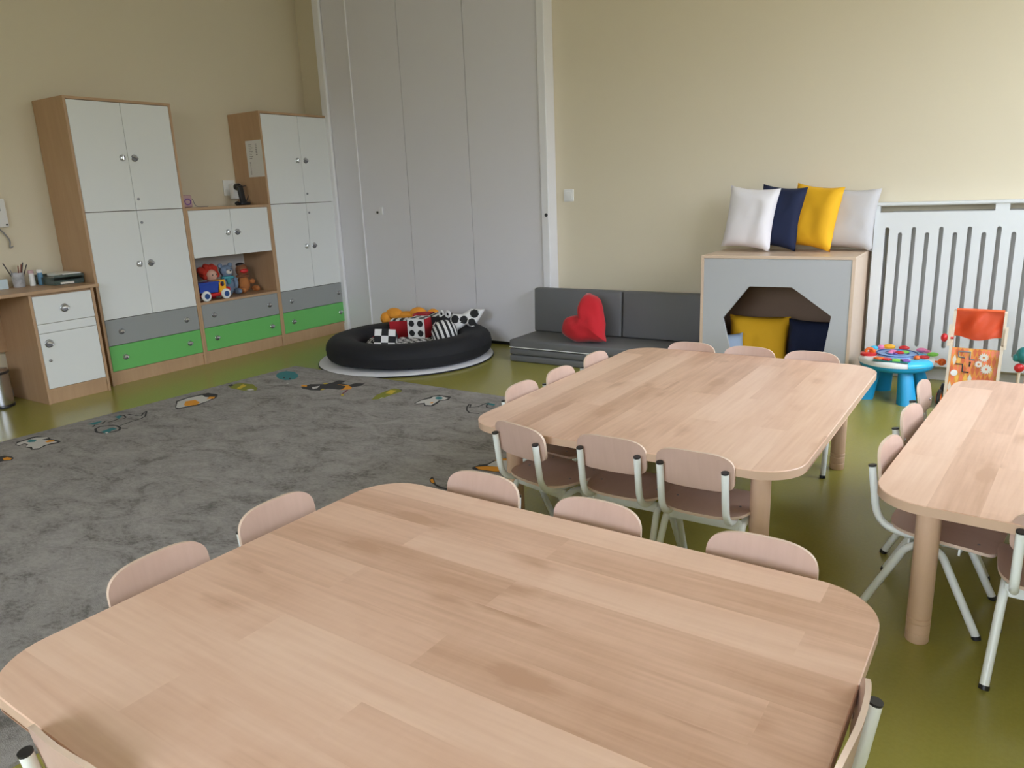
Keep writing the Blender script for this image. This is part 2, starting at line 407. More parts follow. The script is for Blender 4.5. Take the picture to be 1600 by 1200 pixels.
def tag(o, label=None, cat=None, group=None):
    if label: o['label'] = label
    if cat: o['category'] = cat
    if group: o['group'] = group
    return o
def thing(name, label, cat, loc=(0, 0, 0), rz=0, group=None):
    o = bpy.data.objects.new(name, None); COL.objects.link(o); o.empty_display_size = .05
    o.location = loc; o.rotation_euler = (0, 0, rz)
    return tag(o, label, cat, group)
def dup(root, loc, rz, label):
    r = root.copy(); COL.objects.link(r); r.location = loc; r.rotation_euler = (0, 0, rz); r['label'] = label
    for ch in list(root.children):
        c = ch.copy(); COL.objects.link(c); c.parent = r
        for g in list(ch.children):
            d = g.copy(); COL.objects.link(d); d.parent = c
    return r
def R(ax, deg): return Matrix.Rotation(math.radians(deg), 4, ax)
def T(x, y, z): return Matrix.Translation((x, y, z))

# rug figures: colour, layer, outline on the rug in metres
RUG = [('dark', 1, [(1.014, 1.883), (1.025, 1.915), (1.082, 1.928), (1.124, 1.922), (1.148, 1.896), (1.123, 1.873), (1.119, 1.838)]),
('orange', 2, [(1.071, 1.889), (1.071, 1.911), (1.114, 1.917), (1.139, 1.897), (1.112, 1.878)]),
('dark', 1, [(0.882, 2.035), (0.824, 2.068), (0.827, 2.107), (0.81, 2.156), (0.826, 2.176), (0.928, 2.201), (0.95, 2.187), (1.001, 2.193), (1.058, 2.196), (1.08, 2.164), (1.056, 2.122), (1.074, 2.083), (1.093, 2.058), (1.058, 2.035), (1.024, 2.047), (0.975, 2.04), (0.948, 2.068), (0.905, 2.071), (0.922, 2.037)]),
('white', 2, [(0.873, 2.043), (0.854, 2.064), (0.848, 2.104), (0.845, 2.16), (0.903, 2.195), (0.927, 2.188), (0.917, 2.158), (0.996, 2.178), (1.056, 2.177), (1.046, 2.147), (1.047, 2.106), (1.075, 2.072), (1.05, 2.048), (1.01, 2.063), (0.975, 2.046), (0.939, 2.076), (0.899, 2.074), (0.909, 2.043)]),
('teal', 3, [(0.877, 2.094), (0.853, 2.126), (0.899, 2.142), (0.93, 2.114), (0.91, 2.096)]),
('orange', 3, [(0.979, 2.145), (0.972, 2.172), (1.007, 2.183), (1.026, 2.174), (1.012, 2.143)]),
('dark', 2, [(1.058, 2.384), (1.001, 2.411), (1.009, 2.421), (1.064, 2.396)]),
('dark', 2, [(1.001, 2.411), (0.977, 2.454), (0.991, 2.454), (1.009, 2.421)]),
('dark', 2, [(0.977, 2.454), (1.006, 2.5), (1.014, 2.488), (0.991, 2.454)]),
('dark', 2, [(1.006, 2.5), (1.061, 2.519), (1.061, 2.505), (1.014, 2.488)]),
('dark', 2, [(1.061, 2.519), (1.125, 2.506), (1.119, 2.494), (1.061, 2.505)]),
('dark', 2, [(1.125, 2.506), (1.172, 2.472), (1.16, 2.464), (1.119, 2.494)]),
('dark', 2, [(1.172, 2.472), (1.174, 2.433), (1.162, 2.439), (1.16, 2.464)]),
('dark', 2, [(1.174, 2.433), (1.133, 2.384), (1.125, 2.396), (1.162, 2.439)]),
('dark', 2, [(1.133, 2.384), (1.087, 2.376), (1.087, 2.39), (1.125, 2.396)]),
('dark', 2, [(1.087, 2.376), (1.059, 2.383), (1.063, 2.397), (1.087, 2.39)]),
('teal', 3, [(1.096, 2.4), (1.076, 2.465), (1.078, 2.479), (1.129, 2.477), (1.135, 2.439), (1.17, 2.397), (1.136, 2.394)]),
('teal', 2, [(0.862, 2.443), (0.859, 2.499), (0.876, 2.529), (0.896, 2.502), (0.914, 2.462)]),
('teal', 2, [(0.864, 2.612), (0.855, 2.645), (0.889, 2.646), (0.927, 2.605)]),
('white', 4, [(1.13, 2.404), (1.139, 2.415), (1.166, 2.405), (1.163, 2.394)]),
('dark', 2, [(0.936, 2.523), (0.932, 2.557), (0.942, 2.559), (0.946, 2.525)]),
('dark', 2, [(0.932, 2.557), (0.922, 2.604), (0.932, 2.606), (0.942, 2.559)]),
('dark', 2, [(0.947, 2.426), (0.916, 2.457), (0.926, 2.459), (0.953, 2.434)]),
('dark', 2, [(0.916, 2.457), (0.933, 2.494), (0.943, 2.496), (0.926, 2.459)]),
('dark', 2, [(0.933, 2.494), (0.895, 2.529), (0.901, 2.537), (0.943, 2.496)]),
('dark', 2, [(0.857, 2.652), (0.887, 2.665), (0.887, 2.655), (0.861, 2.642)]),
('dark', 2, [(0.887, 2.665), (0.944, 2.645), (0.938, 2.637), (0.887, 2.655)]),
('dark', 2, [(0.944, 2.645), (0.955, 2.618), (0.945, 2.614), (0.938, 2.637)]),
('dark', 2, [(0.881, 2.693), (0.956, 2.699), (0.958, 2.689), (0.881, 2.683)]),
('dark', 2, [(0.956, 2.699), (0.994, 2.705), (1.004, 2.707), (0.958, 2.689)]),
('dark', 2, [(0.994, 2.705), (0.943, 2.747), (0.951, 2.753), (1.004, 2.707)]),
('dark', 2, [(0.943, 2.747), (0.924, 2.786), (0.932, 2.79), (0.951, 2.753)]),
('dark', 2, [(1.074, 2.52), (1.053, 2.608), (1.063, 2.61), (1.084, 2.522)]),
('dark', 2, [(1.053, 2.608), (1.052, 2.666), (1.062, 2.668), (1.063, 2.61)]),
('dark', 2, [(1.052, 2.666), (1.026, 2.709), (1.032, 2.717), (1.062, 2.668)]),
('dark', 2, [(1.026, 2.709), (0.935, 2.773), (0.941, 2.781), (1.032, 2.717)]),
('dark', 2, [(1.14, 2.502), (1.177, 2.519), (1.181, 2.509), (1.144, 2.492)]),
('dark', 1, [(1.045, 2.907), (0.877, 3.022), (0.864, 3.126), (0.879, 3.213), (0.894, 3.252), (0.999, 3.255), (1.069, 3.19), (1.098, 3.096), (1.119, 3.023), (1.074, 2.904)]),
('white', 2, [(1.025, 2.925), (0.906, 3.015), (0.887, 3.11), (0.91, 3.192), (1.046, 3.188), (1.083, 3.119), (1.094, 3.04), (1.057, 2.921)]),
('dark', 3, [(0.891, 3.205), (0.894, 3.252), (0.997, 3.254), (1.054, 3.213), (1.041, 3.185), (0.97, 3.174)]),
('orange', 3, [(1.021, 2.985), (0.95, 3.044), (0.975, 3.098), (1.068, 3.069), (1.102, 3.023), (1.06, 2.97)]),
('orange', 4, [(1.036, 3.14), (1.001, 3.189), (1.038, 3.206), (1.072, 3.169)]),
('olive', 1, [(0.842, 3.452), (0.864, 3.537), (0.982, 3.555), (1.113, 3.493), (1.159, 3.443), (1.073, 3.404), (0.927, 3.409)]),
('yellow', 2, [(0.975, 3.425), (0.915, 3.525), (0.978, 3.504), (1.013, 3.423)]),
('dark', 2, [(0.842, 3.452), (0.836, 3.49), (0.881, 3.47), (0.891, 3.436)]),
('white', 2, [(1.079, 3.425), (1.081, 3.464), (1.133, 3.45), (1.116, 3.423)]),
('teal', 1, [(1.091, 3.878), (1.132, 3.831), (1.148, 3.788), (1.138, 3.755), (1.103, 3.74), (1.05, 3.744), (0.988, 3.767), (0.929, 3.806), (0.885, 3.853), (0.865, 3.899), (0.875, 3.934), (0.912, 3.95), (0.969, 3.944), (1.033, 3.918)]),
('dark', 2, [(1.048, 3.79), (1.059, 3.776), (1.051, 3.773), (1.032, 3.783), (1.022, 3.797), (1.03, 3.8)]),
('dark', 2, [(1.116, 3.788), (1.126, 3.775), (1.118, 3.771), (1.1, 3.781), (1.09, 3.795), (1.098, 3.798)]),
('teal', 2, [(0.875, 3.904), (0.88, 3.945), (0.982, 3.95), (1.001, 3.903)]),
('white', 2, [(1.192, 3.679), (1.2, 3.693), (1.22, 3.672), (1.209, 3.667)]),
('dark', 1, [(1.378, 3.646), (1.426, 3.621), (1.515, 3.615), (1.578, 3.638), (1.591, 3.696), (1.685, 3.711), (1.718, 3.763), (1.723, 3.793), (1.75, 3.853), (1.73, 3.911), (1.663, 3.891), (1.65, 3.836), (1.565, 3.847), (1.552, 3.915), (1.484, 3.901), (1.493, 3.824), (1.456, 3.769), (1.378, 3.734)]),
('orange', 2, [(1.359, 3.663), (1.341, 3.691), (1.382, 3.7), (1.417, 3.664)]),
('white', 2, [(1.458, 3.673), (1.478, 3.73), (1.51, 3.678), (1.508, 3.639)]),
('yellow', 2, [(1.458, 3.773), (1.454, 3.807), (1.489, 3.803), (1.48, 3.776)]),
('yellow', 2, [(1.57, 3.645), (1.56, 3.678), (1.581, 3.682), (1.591, 3.655)]),
('orange', 3, [(1.566, 3.808), (1.656, 3.824), (1.723, 3.793), (1.756, 3.748), (1.703, 3.706), (1.686, 3.758), (1.658, 3.798)]),
('red', 3, [(1.75, 3.731), (1.778, 3.68), (1.768, 3.676), (1.742, 3.727)]),
('red', 3, [(1.778, 3.68), (1.793, 3.642), (1.783, 3.638), (1.768, 3.676)]),
('yellow', 2, [(1.82, 3.623), (1.831, 3.608), (1.829, 3.599), (1.816, 3.602), (1.8, 3.614), (1.789, 3.629), (1.79, 3.638), (1.804, 3.635)]),
('olive', 1, [(2.075, 3.611), (2.024, 3.713), (2.007, 3.83), (2.013, 3.899), (2.088, 3.892), (2.122, 3.846), (2.113, 3.737), (2.121, 3.656)]),
('yellow', 2, [(2.05, 3.771), (2.019, 3.854), (2.071, 3.859), (2.103, 3.774)]),
('white', 2, [(2.106, 3.649), (2.1, 3.68), (2.122, 3.68)]),
('dark', 2, [(2.06, 3.891), (2.089, 3.896), (2.095, 3.877)]),
('dark', 1, [(2.385, 3.666), (2.371, 3.739), (2.378, 3.792), (2.381, 3.852), (2.406, 3.892), (2.501, 3.893), (2.537, 3.825), (2.5, 3.781), (2.523, 3.731), (2.534, 3.663), (2.488, 3.646), (2.451, 3.68), (2.418, 3.656)]),
('white', 2, [(2.394, 3.665), (2.385, 3.736), (2.41, 3.802), (2.396, 3.841), (2.444, 3.872), (2.508, 3.856), (2.513, 3.814), (2.485, 3.792), (2.501, 3.738), (2.513, 3.675), (2.477, 3.666), (2.442, 3.702), (2.412, 3.67)]),
('teal', 3, [(2.477, 3.838), (2.484, 3.826), (2.485, 3.814), (2.48, 3.804), (2.47, 3.8), (2.457, 3.801), (2.443, 3.807), (2.432, 3.817), (2.425, 3.83), (2.424, 3.842), (2.429, 3.851), (2.439, 3.856), (2.452, 3.855), (2.466, 3.849)]),
('orange', 3, [(2.47, 3.715), (2.479, 3.745), (2.496, 3.71)]),
('dark', 3, [(2.381, 3.788), (2.402, 3.825), (2.413, 3.798)]),
('dark', 2, [(2.721, 3.798), (2.745, 3.742), (2.737, 3.738), (2.711, 3.794)]),
('dark', 2, [(2.745, 3.742), (2.779, 3.694), (2.771, 3.688), (2.737, 3.738)]),
('dark', 2, [(2.779, 3.694), (2.824, 3.655), (2.822, 3.645), (2.771, 3.688)]),
('dark', 2, [(2.824, 3.655), (2.891, 3.664), (2.893, 3.654), (2.822, 3.645)]),
('dark', 2, [(2.717, 3.801), (2.734, 3.797), (2.726, 3.791), (2.715, 3.791)]),
('dark', 2, [(2.734, 3.797), (2.766, 3.74), (2.764, 3.73), (2.726, 3.791)]),
('dark', 2, [(2.766, 3.74), (2.793, 3.777), (2.803, 3.775), (2.764, 3.73)]),
('dark', 2, [(2.793, 3.777), (2.792, 3.851), (2.802, 3.849), (2.803, 3.775)]),
('dark', 2, [(2.792, 3.851), (2.807, 3.877), (2.815, 3.871), (2.802, 3.849)]),
('teal', 2, [(2.801, 3.844), (2.811, 3.874), (2.864, 3.865), (2.874, 3.836), (2.83, 3.84)]),
('dark', 2, [(2.821, 3.862), (2.835, 3.818), (2.827, 3.814), (2.811, 3.858)]),
('dark', 2, [(2.835, 3.818), (2.857, 3.791), (2.853, 3.781), (2.827, 3.814)]),
('dark', 2, [(2.857, 3.791), (2.9, 3.788), (2.9, 3.778), (2.853, 3.781)]),
('dark', 1, [(3.377, 2.914), (3.386, 2.966), (3.414, 2.993), (3.416, 3.049), (3.445, 3.104), (3.467, 3.106), (3.554, 3.064), (3.574, 3.117), (3.602, 3.107), (3.606, 3.051), (3.589, 3.023), (3.603, 2.932), (3.537, 2.926), (3.399, 2.902)]),
('white', 2, [(3.426, 2.975), (3.426, 3.036), (3.438, 3.079), (3.473, 3.097), (3.594, 2.939), (3.54, 2.934), (3.493, 2.985), (3.441, 2.974)]),
('orange', 3, [(3.388, 2.931), (3.429, 2.964), (3.489, 2.983), (3.526, 2.936), (3.503, 2.924), (3.419, 2.913)]),
('orange', 3, [(3.42, 3.045), (3.425, 3.078), (3.467, 3.1), (3.48, 3.075)]),
('orange', 3, [(3.569, 3.048), (3.574, 3.102), (3.597, 3.102), (3.585, 3.044)]),
('dark', 1, [(3.291, 2.71), (3.282, 2.736), (3.298, 2.731), (3.32, 2.709), (3.357, 2.674), (3.341, 2.671), (3.315, 2.684)]),
('orange', 2, [(3.3, 2.704), (3.301, 2.721), (3.339, 2.686), (3.34, 2.676), (3.322, 2.683)]),
('dark', 2, [(3.353, 2.677), (3.398, 2.659), (3.396, 2.647), (3.349, 2.665)]),
('dark', 2, [(3.398, 2.659), (3.452, 2.657), (3.452, 2.645), (3.396, 2.647)])]

# ------------------------------------------------------------------ room
def struct(name, bm, mats): return finish(bm, name, mats, kind='structure')
bm = NB(); box(bm, XL-.2, XR+.2, YF-.2, YB+.2, -.1, 0); struct('floor', bm, 'floor')
bm = NB(); box(bm, XL-.2, XR+.2, YF-.2, YB+.2, HC, HC+.1); struct('ceiling', bm, 'ceiling')
bm = NB(); box(bm, XL-.2, XL, YF-.2, YB+.2, 0, HC); struct('wall_left', bm, 'wall')
bm = NB(); box(bm, XL, XR, YB, YB+.2, 0, HC); struct('wall_back', bm, 'wall')
bm = NB(); plate(bm, [(XL, 0), (XR, 0), (XR, HC), (XL, HC)], [[(FILL_WIN[0], WZ[0]), (FILL_WIN[1], WZ[0]), (FILL_WIN[1], WZ[1]), (FILL_WIN[0], WZ[1])]], lambda u, v, w: Vector((u, YF-w, v)), .2)
struct('wall_front', bm, 'outside')
holes = [[(a, WZ[0]), (b, WZ[0]), (b, WZ[1]), (a, WZ[1])] for a, b in WINS]
bm = NB(); plate(bm, [(YF-.2, 0), (YB+.2, 0), (YB+.2, HC), (YF-.2, HC)], holes, lambda u, v, w: Vector((XR+w, u, v)), .2)
struct('wall_right', bm, 'outside')
for i, (a, b) in enumerate(WINS):
    bm = NB(); n = 3
    for z0, z1 in ((WZ[0], WZ[0]+.06), (WZ[1]-.06, WZ[1])): box(bm, XR+.05, XR+.11, a, b, z0, z1)
    for k in range(n+1):
        y = a+(b-a)*k/n; y0 = min(max(y-.035, a), b-.07); box(bm, XR+.05, XR+.11, y0, y0+.07, WZ[0]+.06, WZ[1]-.06)
    struct('window_%d' % (i+1), bm, 'white_plastic')
bm = NB()
for z0, z1 in ((WZ[0], WZ[0]+.06), (WZ[1]-.06, WZ[1])): box(bm, FILL_WIN[0], FILL_WIN[1], YF-.11, YF-.05, z0, z1)
for x in (FILL_WIN[0], sum(FILL_WIN)/2-.035, FILL_WIN[1]-.07): box(bm, x, x+.07, YF-.11, YF-.05, WZ[0]+.06, WZ[1]-.06)
struct('window_3', bm, 'white_plastic')  # frame of the unseen window added for fill light
# folding partition in the back wall
YD = 5.46
joints = [0.352, 0.918, 1.595, 2.275]
bm = NB(); box(bm, -.04, .045, 5.435, YB, 0, HC, .012); box(bm, -.085, -.04, 5.50, YB, 0, HC, .005); box(bm, 2.277, 2.345, 5.448, YB, 0, HC, .006)
struct('trim_1', bm, 'trim')
bm = NB(); box(bm, .045, 2.277, 5.478, YB-.002, 0, HC); struct('gap_shade_board', bm, 'dark')  # black sheet behind the panels, shade of the gaps put into its colour
xs = [.047, .343, .918, 1.595, 2.277]
for i in range(4):
    bm = NB(); g = .003
    box(bm, xs[i]+g, xs[i+1]-g, YD, YD+.018, .03, HC-.01, .001, 0)
    if i == 0: box(bm, .338, .352, YD-.012, YD+.018, .03, HC-.01, .004, 1)
    if i == 1:
        d = struct('door_1', bm, ['door', 'trim'])
        for nm, m_, f in (('keyhole', 'black', lambda b: lathe(b, [(.012, 0), (.012, -.004), (.006, -.006)], (.531, YD, 1.129), 14, axis='y')),
                          ('door_handle', 'trim', lambda b: box(b, .568, .606, YD-.014, YD, 1.108, 1.178, .005))):
            b2 = NB(); f(b2); finish(b2, nm, m_, d, 40)
    else: struct('door_%d' % {0: 2, 2: 3, 3: 4}[i], bm, ['door', 'trim'])
bm = NB(); lathe(bm, [(.014, 0), (.014, -.004), (.007, -.007)], (2.322, 5.448, 1.074), 14, axis='y')
tag(finish(bm, 'lock', 'black', smooth=40), 'small black round lock on the grey frame right of the folding door', 'lock')
bm = NB(); box(bm, 2.345, XR, YB-.012, YB, 0, .07, .003); struct('baseboard_back', bm, 'trim')
bm = NB(); box(bm, XL, XL+.012, YF, 3.05, 0, .07, .003); struct('baseboard_left', bm, 'trim')

# ------------------------------------------------------------------ fittings on the walls
t = thing('light_switch', 'white square light switch on the yellow wall above the grey foam sofa', 'light switch', (2.458, YB, 1.216))
bm = NB(); box(bm, -.044, .044, -.012, 0, -.046, .046, .005); finish(bm, 'frame', 'white_plastic', t, 40)
bm = NB(); box(bm, -.027, .027, -.019, -.012, -.03, .03, .004); finish(bm, 'rocker', 'white_plastic', t, 40)
t = thing('intercom', 'white wall intercom handset panel on the yellow wall above the desk', 'intercom', (XL, 2.68, 1.265))
bm = NB(); box(bm, 0, .03, -.10, .10, -.10, .09, .008); finish(bm, 'housing', 'white_plastic', t, 40)
bm = NB(); box(bm, .03, .034, .045, .060, .01, .075); finish(bm, 'display_slot', 'ink', t)
bm = NB(); box(bm, .03, .034, .078, .090, -.088, -.078); finish(bm, 'indicator', 'black', t)
bm = NB(); tube(bm, smooth_path([(.015, .03, -.10), (.02, .06, -.14), (.02, .085, -.19), (.02, .08, -.235), (.02, .10, -.23)]), .005, 8); finish(bm, 'cord', 'ink', t, 60)
t = thing('wall_socket', 'white wall socket plate beside the second tall cabinet', 'socket', (XL, 4.62, 1.385))
bm = NB(); box(bm, 0, .010, -.07, .05, -.055, .075, .003); finish(bm, 'plate', 'white_plastic', t, 40)
bm = NB(); lathe(bm, [(.02, .010), (.02, .013)], (0, -.03, 0), 16, axis='x'); finish(bm, 'outlet', 'white_plastic', t, 40)
t = thing('power_adapter', 'grey-white block adapter with a black plug pushed into the wall socket', 'adapter', (XL+.014, 4.64, 1.37))
bm = NB(); box(bm, 0, .06, -.045, .05, -.075, .062, .012); finish(bm, 'adapter_body', 'white_plastic', t, 40)
bm = NB(); lathe(bm, [(.028, .06), (.03, .07), (.03, .10), (.022, .11)], (0, -.012, .03), 16, axis='x'); finish(bm, 'plug', 'black', t, 40)
bm = NB(); tube(bm, smooth_path([(.11, -.012, .03), (.13, .05, .03), (.14, .05, -.03), (.13, .02, -.10), (.14, -.015, -.112)]), .0035, 8); finish(bm, 'cord', 'black', t, 60)

# radiator cover
t = thing('radiator_cover', 'tall white radiator cover with long vertical slots', 'radiator cover', (4.672, YD, 0))
bm = NB(); L = 1.93; holes = []
for k in range(25):
    x = .075+.0727*k
    zt, zb = ((.957, .195) if k % 2 == 0 else (.925, .225)); w = .0118
    if x > L-.04: break
    h = []
    for q in range(7): a = PI*q/6; h.append((x+w*math.cos(a), zt-w+w*math.sin(a)))
    for q in range(7): a = PI+PI*q/6; h.append((x+w*math.cos(a), zb+w+w*math.sin(a)))
    holes.append(h)
for a, b in ((.028, .626), (.696, 1.30), (1.37, 1.92)): holes.append([(a, 1.046), (b, 1.046), (b, 1.084), (a, 1.084)])
plate(bm, [(0, .11), (L, .11), (L, 1.088), (0, 1.088)], holes, lambda u, v, w: Vector((u, w, v)), .018)
finish(bm, 'front_panel', 'lacquer', t)
bm = NB(); box(bm, -.006, L+.005, -.008, YB-YD-.003, 1.088, 1.104, .003); finish(bm, 'top_board', 'lacquer', t)
bm = NB(); box(bm, 0, .018, .018, YB-YD-.003, 0, 1.088); finish(bm, 'side_board', 'lacquer', t)
t = thing('radiator', 'flat grey radiator hidden behind the slotted white cover', 'radiator', (4.76, 5.52, .15))
bm = NB(); box(bm, 0, 1.7, .012, .052, 0, .90, .008); finish(bm, 'radiator_panel', 'rad', t)
bm = NB(); tube(bm, [(.0, .035, .75), (-.03, .035, .75), (-.03, .035, -.15)], .009, 8); finish(bm, 'pipe', 'rad', t, 60)

# ------------------------------------------------------------------ tall cabinets and desk on the left wall
D = .405
def handle(bm_name, parent, y, z, ang=0, x=0.0, r=.026):
    """round chrome shell handle; ang turns the open half (degrees)"""
    bm = NB(); rot = T(x, y, z) @ R('X', ang)
    def m(p): return rot @ Vector(p)
    vs = lathe(bm, [(r*.96, 0), (r, .003), (r*.9, .006), (r*.78, .004), (r*.72, .0015)], (0, 0, 0), 20, 0, 'x', mis=[0, 0, 0, 1, 1])
    n = 10; A = []
    for i in range(n+1):                                     # shell over the upper half
        a = PI*i/n; row = []
        for j in range(5):
            b = PI/2*j/4
            row.append(bm.verts.new((.004+.017*math.sin(b), r*.88*math.cos(a)*1.0, r*.88*math.sin(a)*math.cos(b))))
        A.append(row)
    for i in range(n):
        for j in range(4):
            bm.faces.new((A[i][j], A[i+1][j], A[i+1][j+1], A[i][j+1])).material_index = 0
    for v in bm.verts: v.co = rot @ v.co
    return finish(bm, bm_name, ['chrome', 'darkchrome'], parent, 50)
def lock(parent, y, z, x=0.0):
    bm = NB(); lathe(bm, [(.010, 0), (.010, .004), (.007, .006)], (x, y, z), 14, 0, 'x'); return finish(bm, 'lock', 'darkchrome', parent, 40)
def front(parent, name, mat, y0, y1, z0, z1, x=0.0):
    bm = NB(); box(bm, x-.018, x, y0, y1, z0, z1, .0012, 0, 1); return finish(bm, name, mat, parent)
def carcass(parent, W, H, mat='cab', shelf=None):
    bm = NB(); s = .018
    box(bm, -D, 0, 0, s, 0, H); box(bm, -D, 0, W-s, W, 0, H); box(bm, -D, 0, s, W-s, H-s, H)
    box(bm, -D, -.004, s, W-s, .082, .1); box(bm, -.03, -.012, s, W-s, 0, .082)
    return finish(bm, 'body', mat, parent)
def tall_cabinet(y1, W, label, g):
    t = thing('tall_cabinet', label, 'cabinet', (0, y1, 0), group=None)
    carcass(t, W, 2.006)
    bm = NB(); box(bm, -D, -D+.004, .018, W-.018, .1, 1.988); finish(bm, 'back_board', 'backpanel', t)
    bm = NB(); box(bm, -D+.01, -.024, .018, W-.018, .1, 1.988); finish(bm, 'inner_shade_block', 'cabdark', t)  # solid dark block, painted shade behind the doors and drawers
    s, e = .0205, W-.0205; m = W/2
    ds = {}
    for key, (a, b, c, d) in {'ul': (s, m-.0015, 1.2425, 1.984), 'ur': (m+.0015, e, 1.2425, 1.984), 'll': (s, m-.0015, .4825, 1.2375), 'lr': (m+.0015, e, .4825, 1.2375)}.items():
        ds[key] = front(t, 'door', 'white', a, b, c, d)
    handle('handle', ds['ul'], m-.043, 1.608, 90, r=.024); handle('handle', ds['ur'], m+.047, 1.608, -20)
    handle('handle', ds['ll'], m-.043, .856, 90, r=.024); handle('handle', ds['lr'], m+.047, .856, -20)
    lock(ds['ur'], m+.028, 1.32); lock(ds['lr'], m+.025, 1.152)
    for mat, z0, z1 in (('grey', .292, .4785), ('green', .103, .288)):
        d = front(t, 'drawer', mat, s, e, z0, z1); tag(d, '%s drawer front' % mat)
        handle('handle', d, .13, (z0+z1)/2, 0, r=.022); handle('handle', d, W-.125, (z0+z1)/2, 0, r=.022)
    return t
tall_cabinet(3.089, .788, 'tall wooden cabinet with four white doors, nearest the desk', None)
tall_cabinet(4.683, .836, 'tall wooden cabinet with four white doors, beside the grey folding door', None)
W2 = .803
t = thing('low_cabinet', 'waist-high wooden cabinet with an open toy shelf, between the two tall cabinets', 'cabinet', (0, 3.8785, 0))
bm = NB(); s = .018
for y in (0, W2-s): box(bm, -D, 0, y, y+s, 0, 1.222)
box(bm, -D, 0, s, W2-s, .480, .499); box(bm, -D, -.02, s, W2-s, .852, .868)
box(bm, -D, -.004, s, W2-s, .082, .1); box(bm, -.03, -.012, s, W2-s, 0, .082)
finish(bm, 'body', 'cab', t)
bm = NB(); box(bm, -D, .002, 0, W2, 1.222, 1.2425, .001); finish(bm, 'top_board', 'cab', t)
bm = NB(); box(bm, -D, -D+.004, s, W2-s, .1, 1.222); finish(bm, 'back_board', 'backpanel', t)
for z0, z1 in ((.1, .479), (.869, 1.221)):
    bm = NB(); box(bm, -D+.01, -.024, s, W2-s, z0, z1); finish(bm, 'inner_shade_block', 'cabdark', t)  # dark blocks coloured as the shade behind drawers and doors
a = front(t, 'door', 'white', .0205, W2/2-.0015, .851, 1.219); b = front(t, 'door', 'white', W2/2+.0015, W2-.0205, .851, 1.219)
handle('handle', a, W2/2-.043, 1.033, 90, r=.024); handle('handle', b, W2/2+.05, 1.032, -20)
for mat, z0, z1 in (('grey', .292, .478), ('green', .103, .288)):
    d = front(t, 'drawer', mat, .0205, W2-.0205, z0, z1); tag(d, '%s drawer front' % mat)
    handle('handle', d, .125, (z0+z1)/2, 0, r=.022); handle('handle', d, W2-.115, (z0+z1)/2, 0, r=.022)
bm = NB(); box(bm, -.209, -.004, 4.6815, 4.6828, 1.475, 1.775)
tx = [(-.18+.0, .02), (-.11, .03)]
for k in range(9): box(bm, -.17, -.17+.03+.03*random.random(), 4.6805, 4.6815, 1.745-.014*k-.004, 1.745-.014*k, 0, 1)
for k in range(7): box(bm, -.085, -.065, 4.6805, 4.6815, 1.745-.014*k-.006, 1.745-.014*k, 0, 1)
for k in range(12): box(bm, -.175, -.165, 4.6805, 4.6815, 1.60-.009*k-.004, 1.60-.009*k, 0, 1)
tag(finish(bm, 'paper_notice', ['paper', 'ink']), 'white printed sheet taped to the side of the tall cabinet by the folding door', 'paper')

# desk
XD = .0975
t = thing('desk', 'wooden desk with a white drawer and door, left of the tall cabinets', 'desk', (0, 1.55, 0))
DY = lambda y: y-1.55
bm = NB(); box(bm, XL+.003, XD+.022, DY(1.55), DY(3.052), .738, .760, .0015); finish(bm, 'desktop', 'cabh', t)
bm = NB()
y0, y1 = DY(2.5955), DY(3.0193)
box(bm, XL+.01, XD, y0, y0+.018, 0, .738); box(bm, XL+.01, XD, y1-.018, y1, 0, .738)
box(bm, XL+.01, XD-.004, y0+.018, y1-.018, .082, .1); box(bm, XD-.03, XD-.012, y0+.018, y1-.018, 0, .082)
box(bm, XL+.01, XD-.022, y0+.018, y1-.018, .1, .735)
finish(bm, 'pedestal', 'cab', t)
bm = NB(); box(bm, XL+.01, XD, 0, .022, 0, .738); finish(bm, 'side_panel', 'cab', t)
bm = NB(); box(bm, XL+.04, XL+.058, .022, y0, .33, .738); finish(bm, 'modesty_panel', 'cabh', t)
d = front(t, 'drawer', 'white', y0+.0205, y1-.0205, .540, .722, XD); handle('handle', d, (y0+y1)/2+.0, .627, 0, XD, .029)
front(t, 'rail', 'white', y0+.0205, y1-.0205, .478, .537, XD)
d = front(t, 'door', 'white', y0+.0205, y1-.0205, .103, .475, XD); handle('handle', d, DY(2.668), .406, -20, XD, .029); lock(d, DY(2.656), .292, XD)

# pedal bin
t = thing('pedal_bin', 'round chrome pedal bin under the desk', 'bin', (-.20, 2.40, 0))
bm = NB(); lathe(bm, [(.103, .012), (.104, .02), (.104, .225)], (0, 0, 0), 32); finish(bm, 'body', 'chrome', t, 40)
bm = NB(); lathe(bm, [(.108, 0), (.108, .014), (.104, .018)], (0, 0, 0), 32); finish(bm, 'base_ring', 'black', t, 40)
bm = NB(); lathe(bm, [(.107, .225), (.110, .232), (.108, .242)], (0, 0, 0), 32); finish(bm, 'rim', 'black', t, 40)
bm = NB(); lathe(bm, [(.106, .242), (.10, .252), (.06, .262), (.001, .266)], (0, 0, 0), 32); finish(bm, 'lid', 'chrome', t, 40)
bm = NB(); box(bm, .10, .14, -.02, .02, .008, .016, .003); finish(bm, 'pedal', 'black', t)

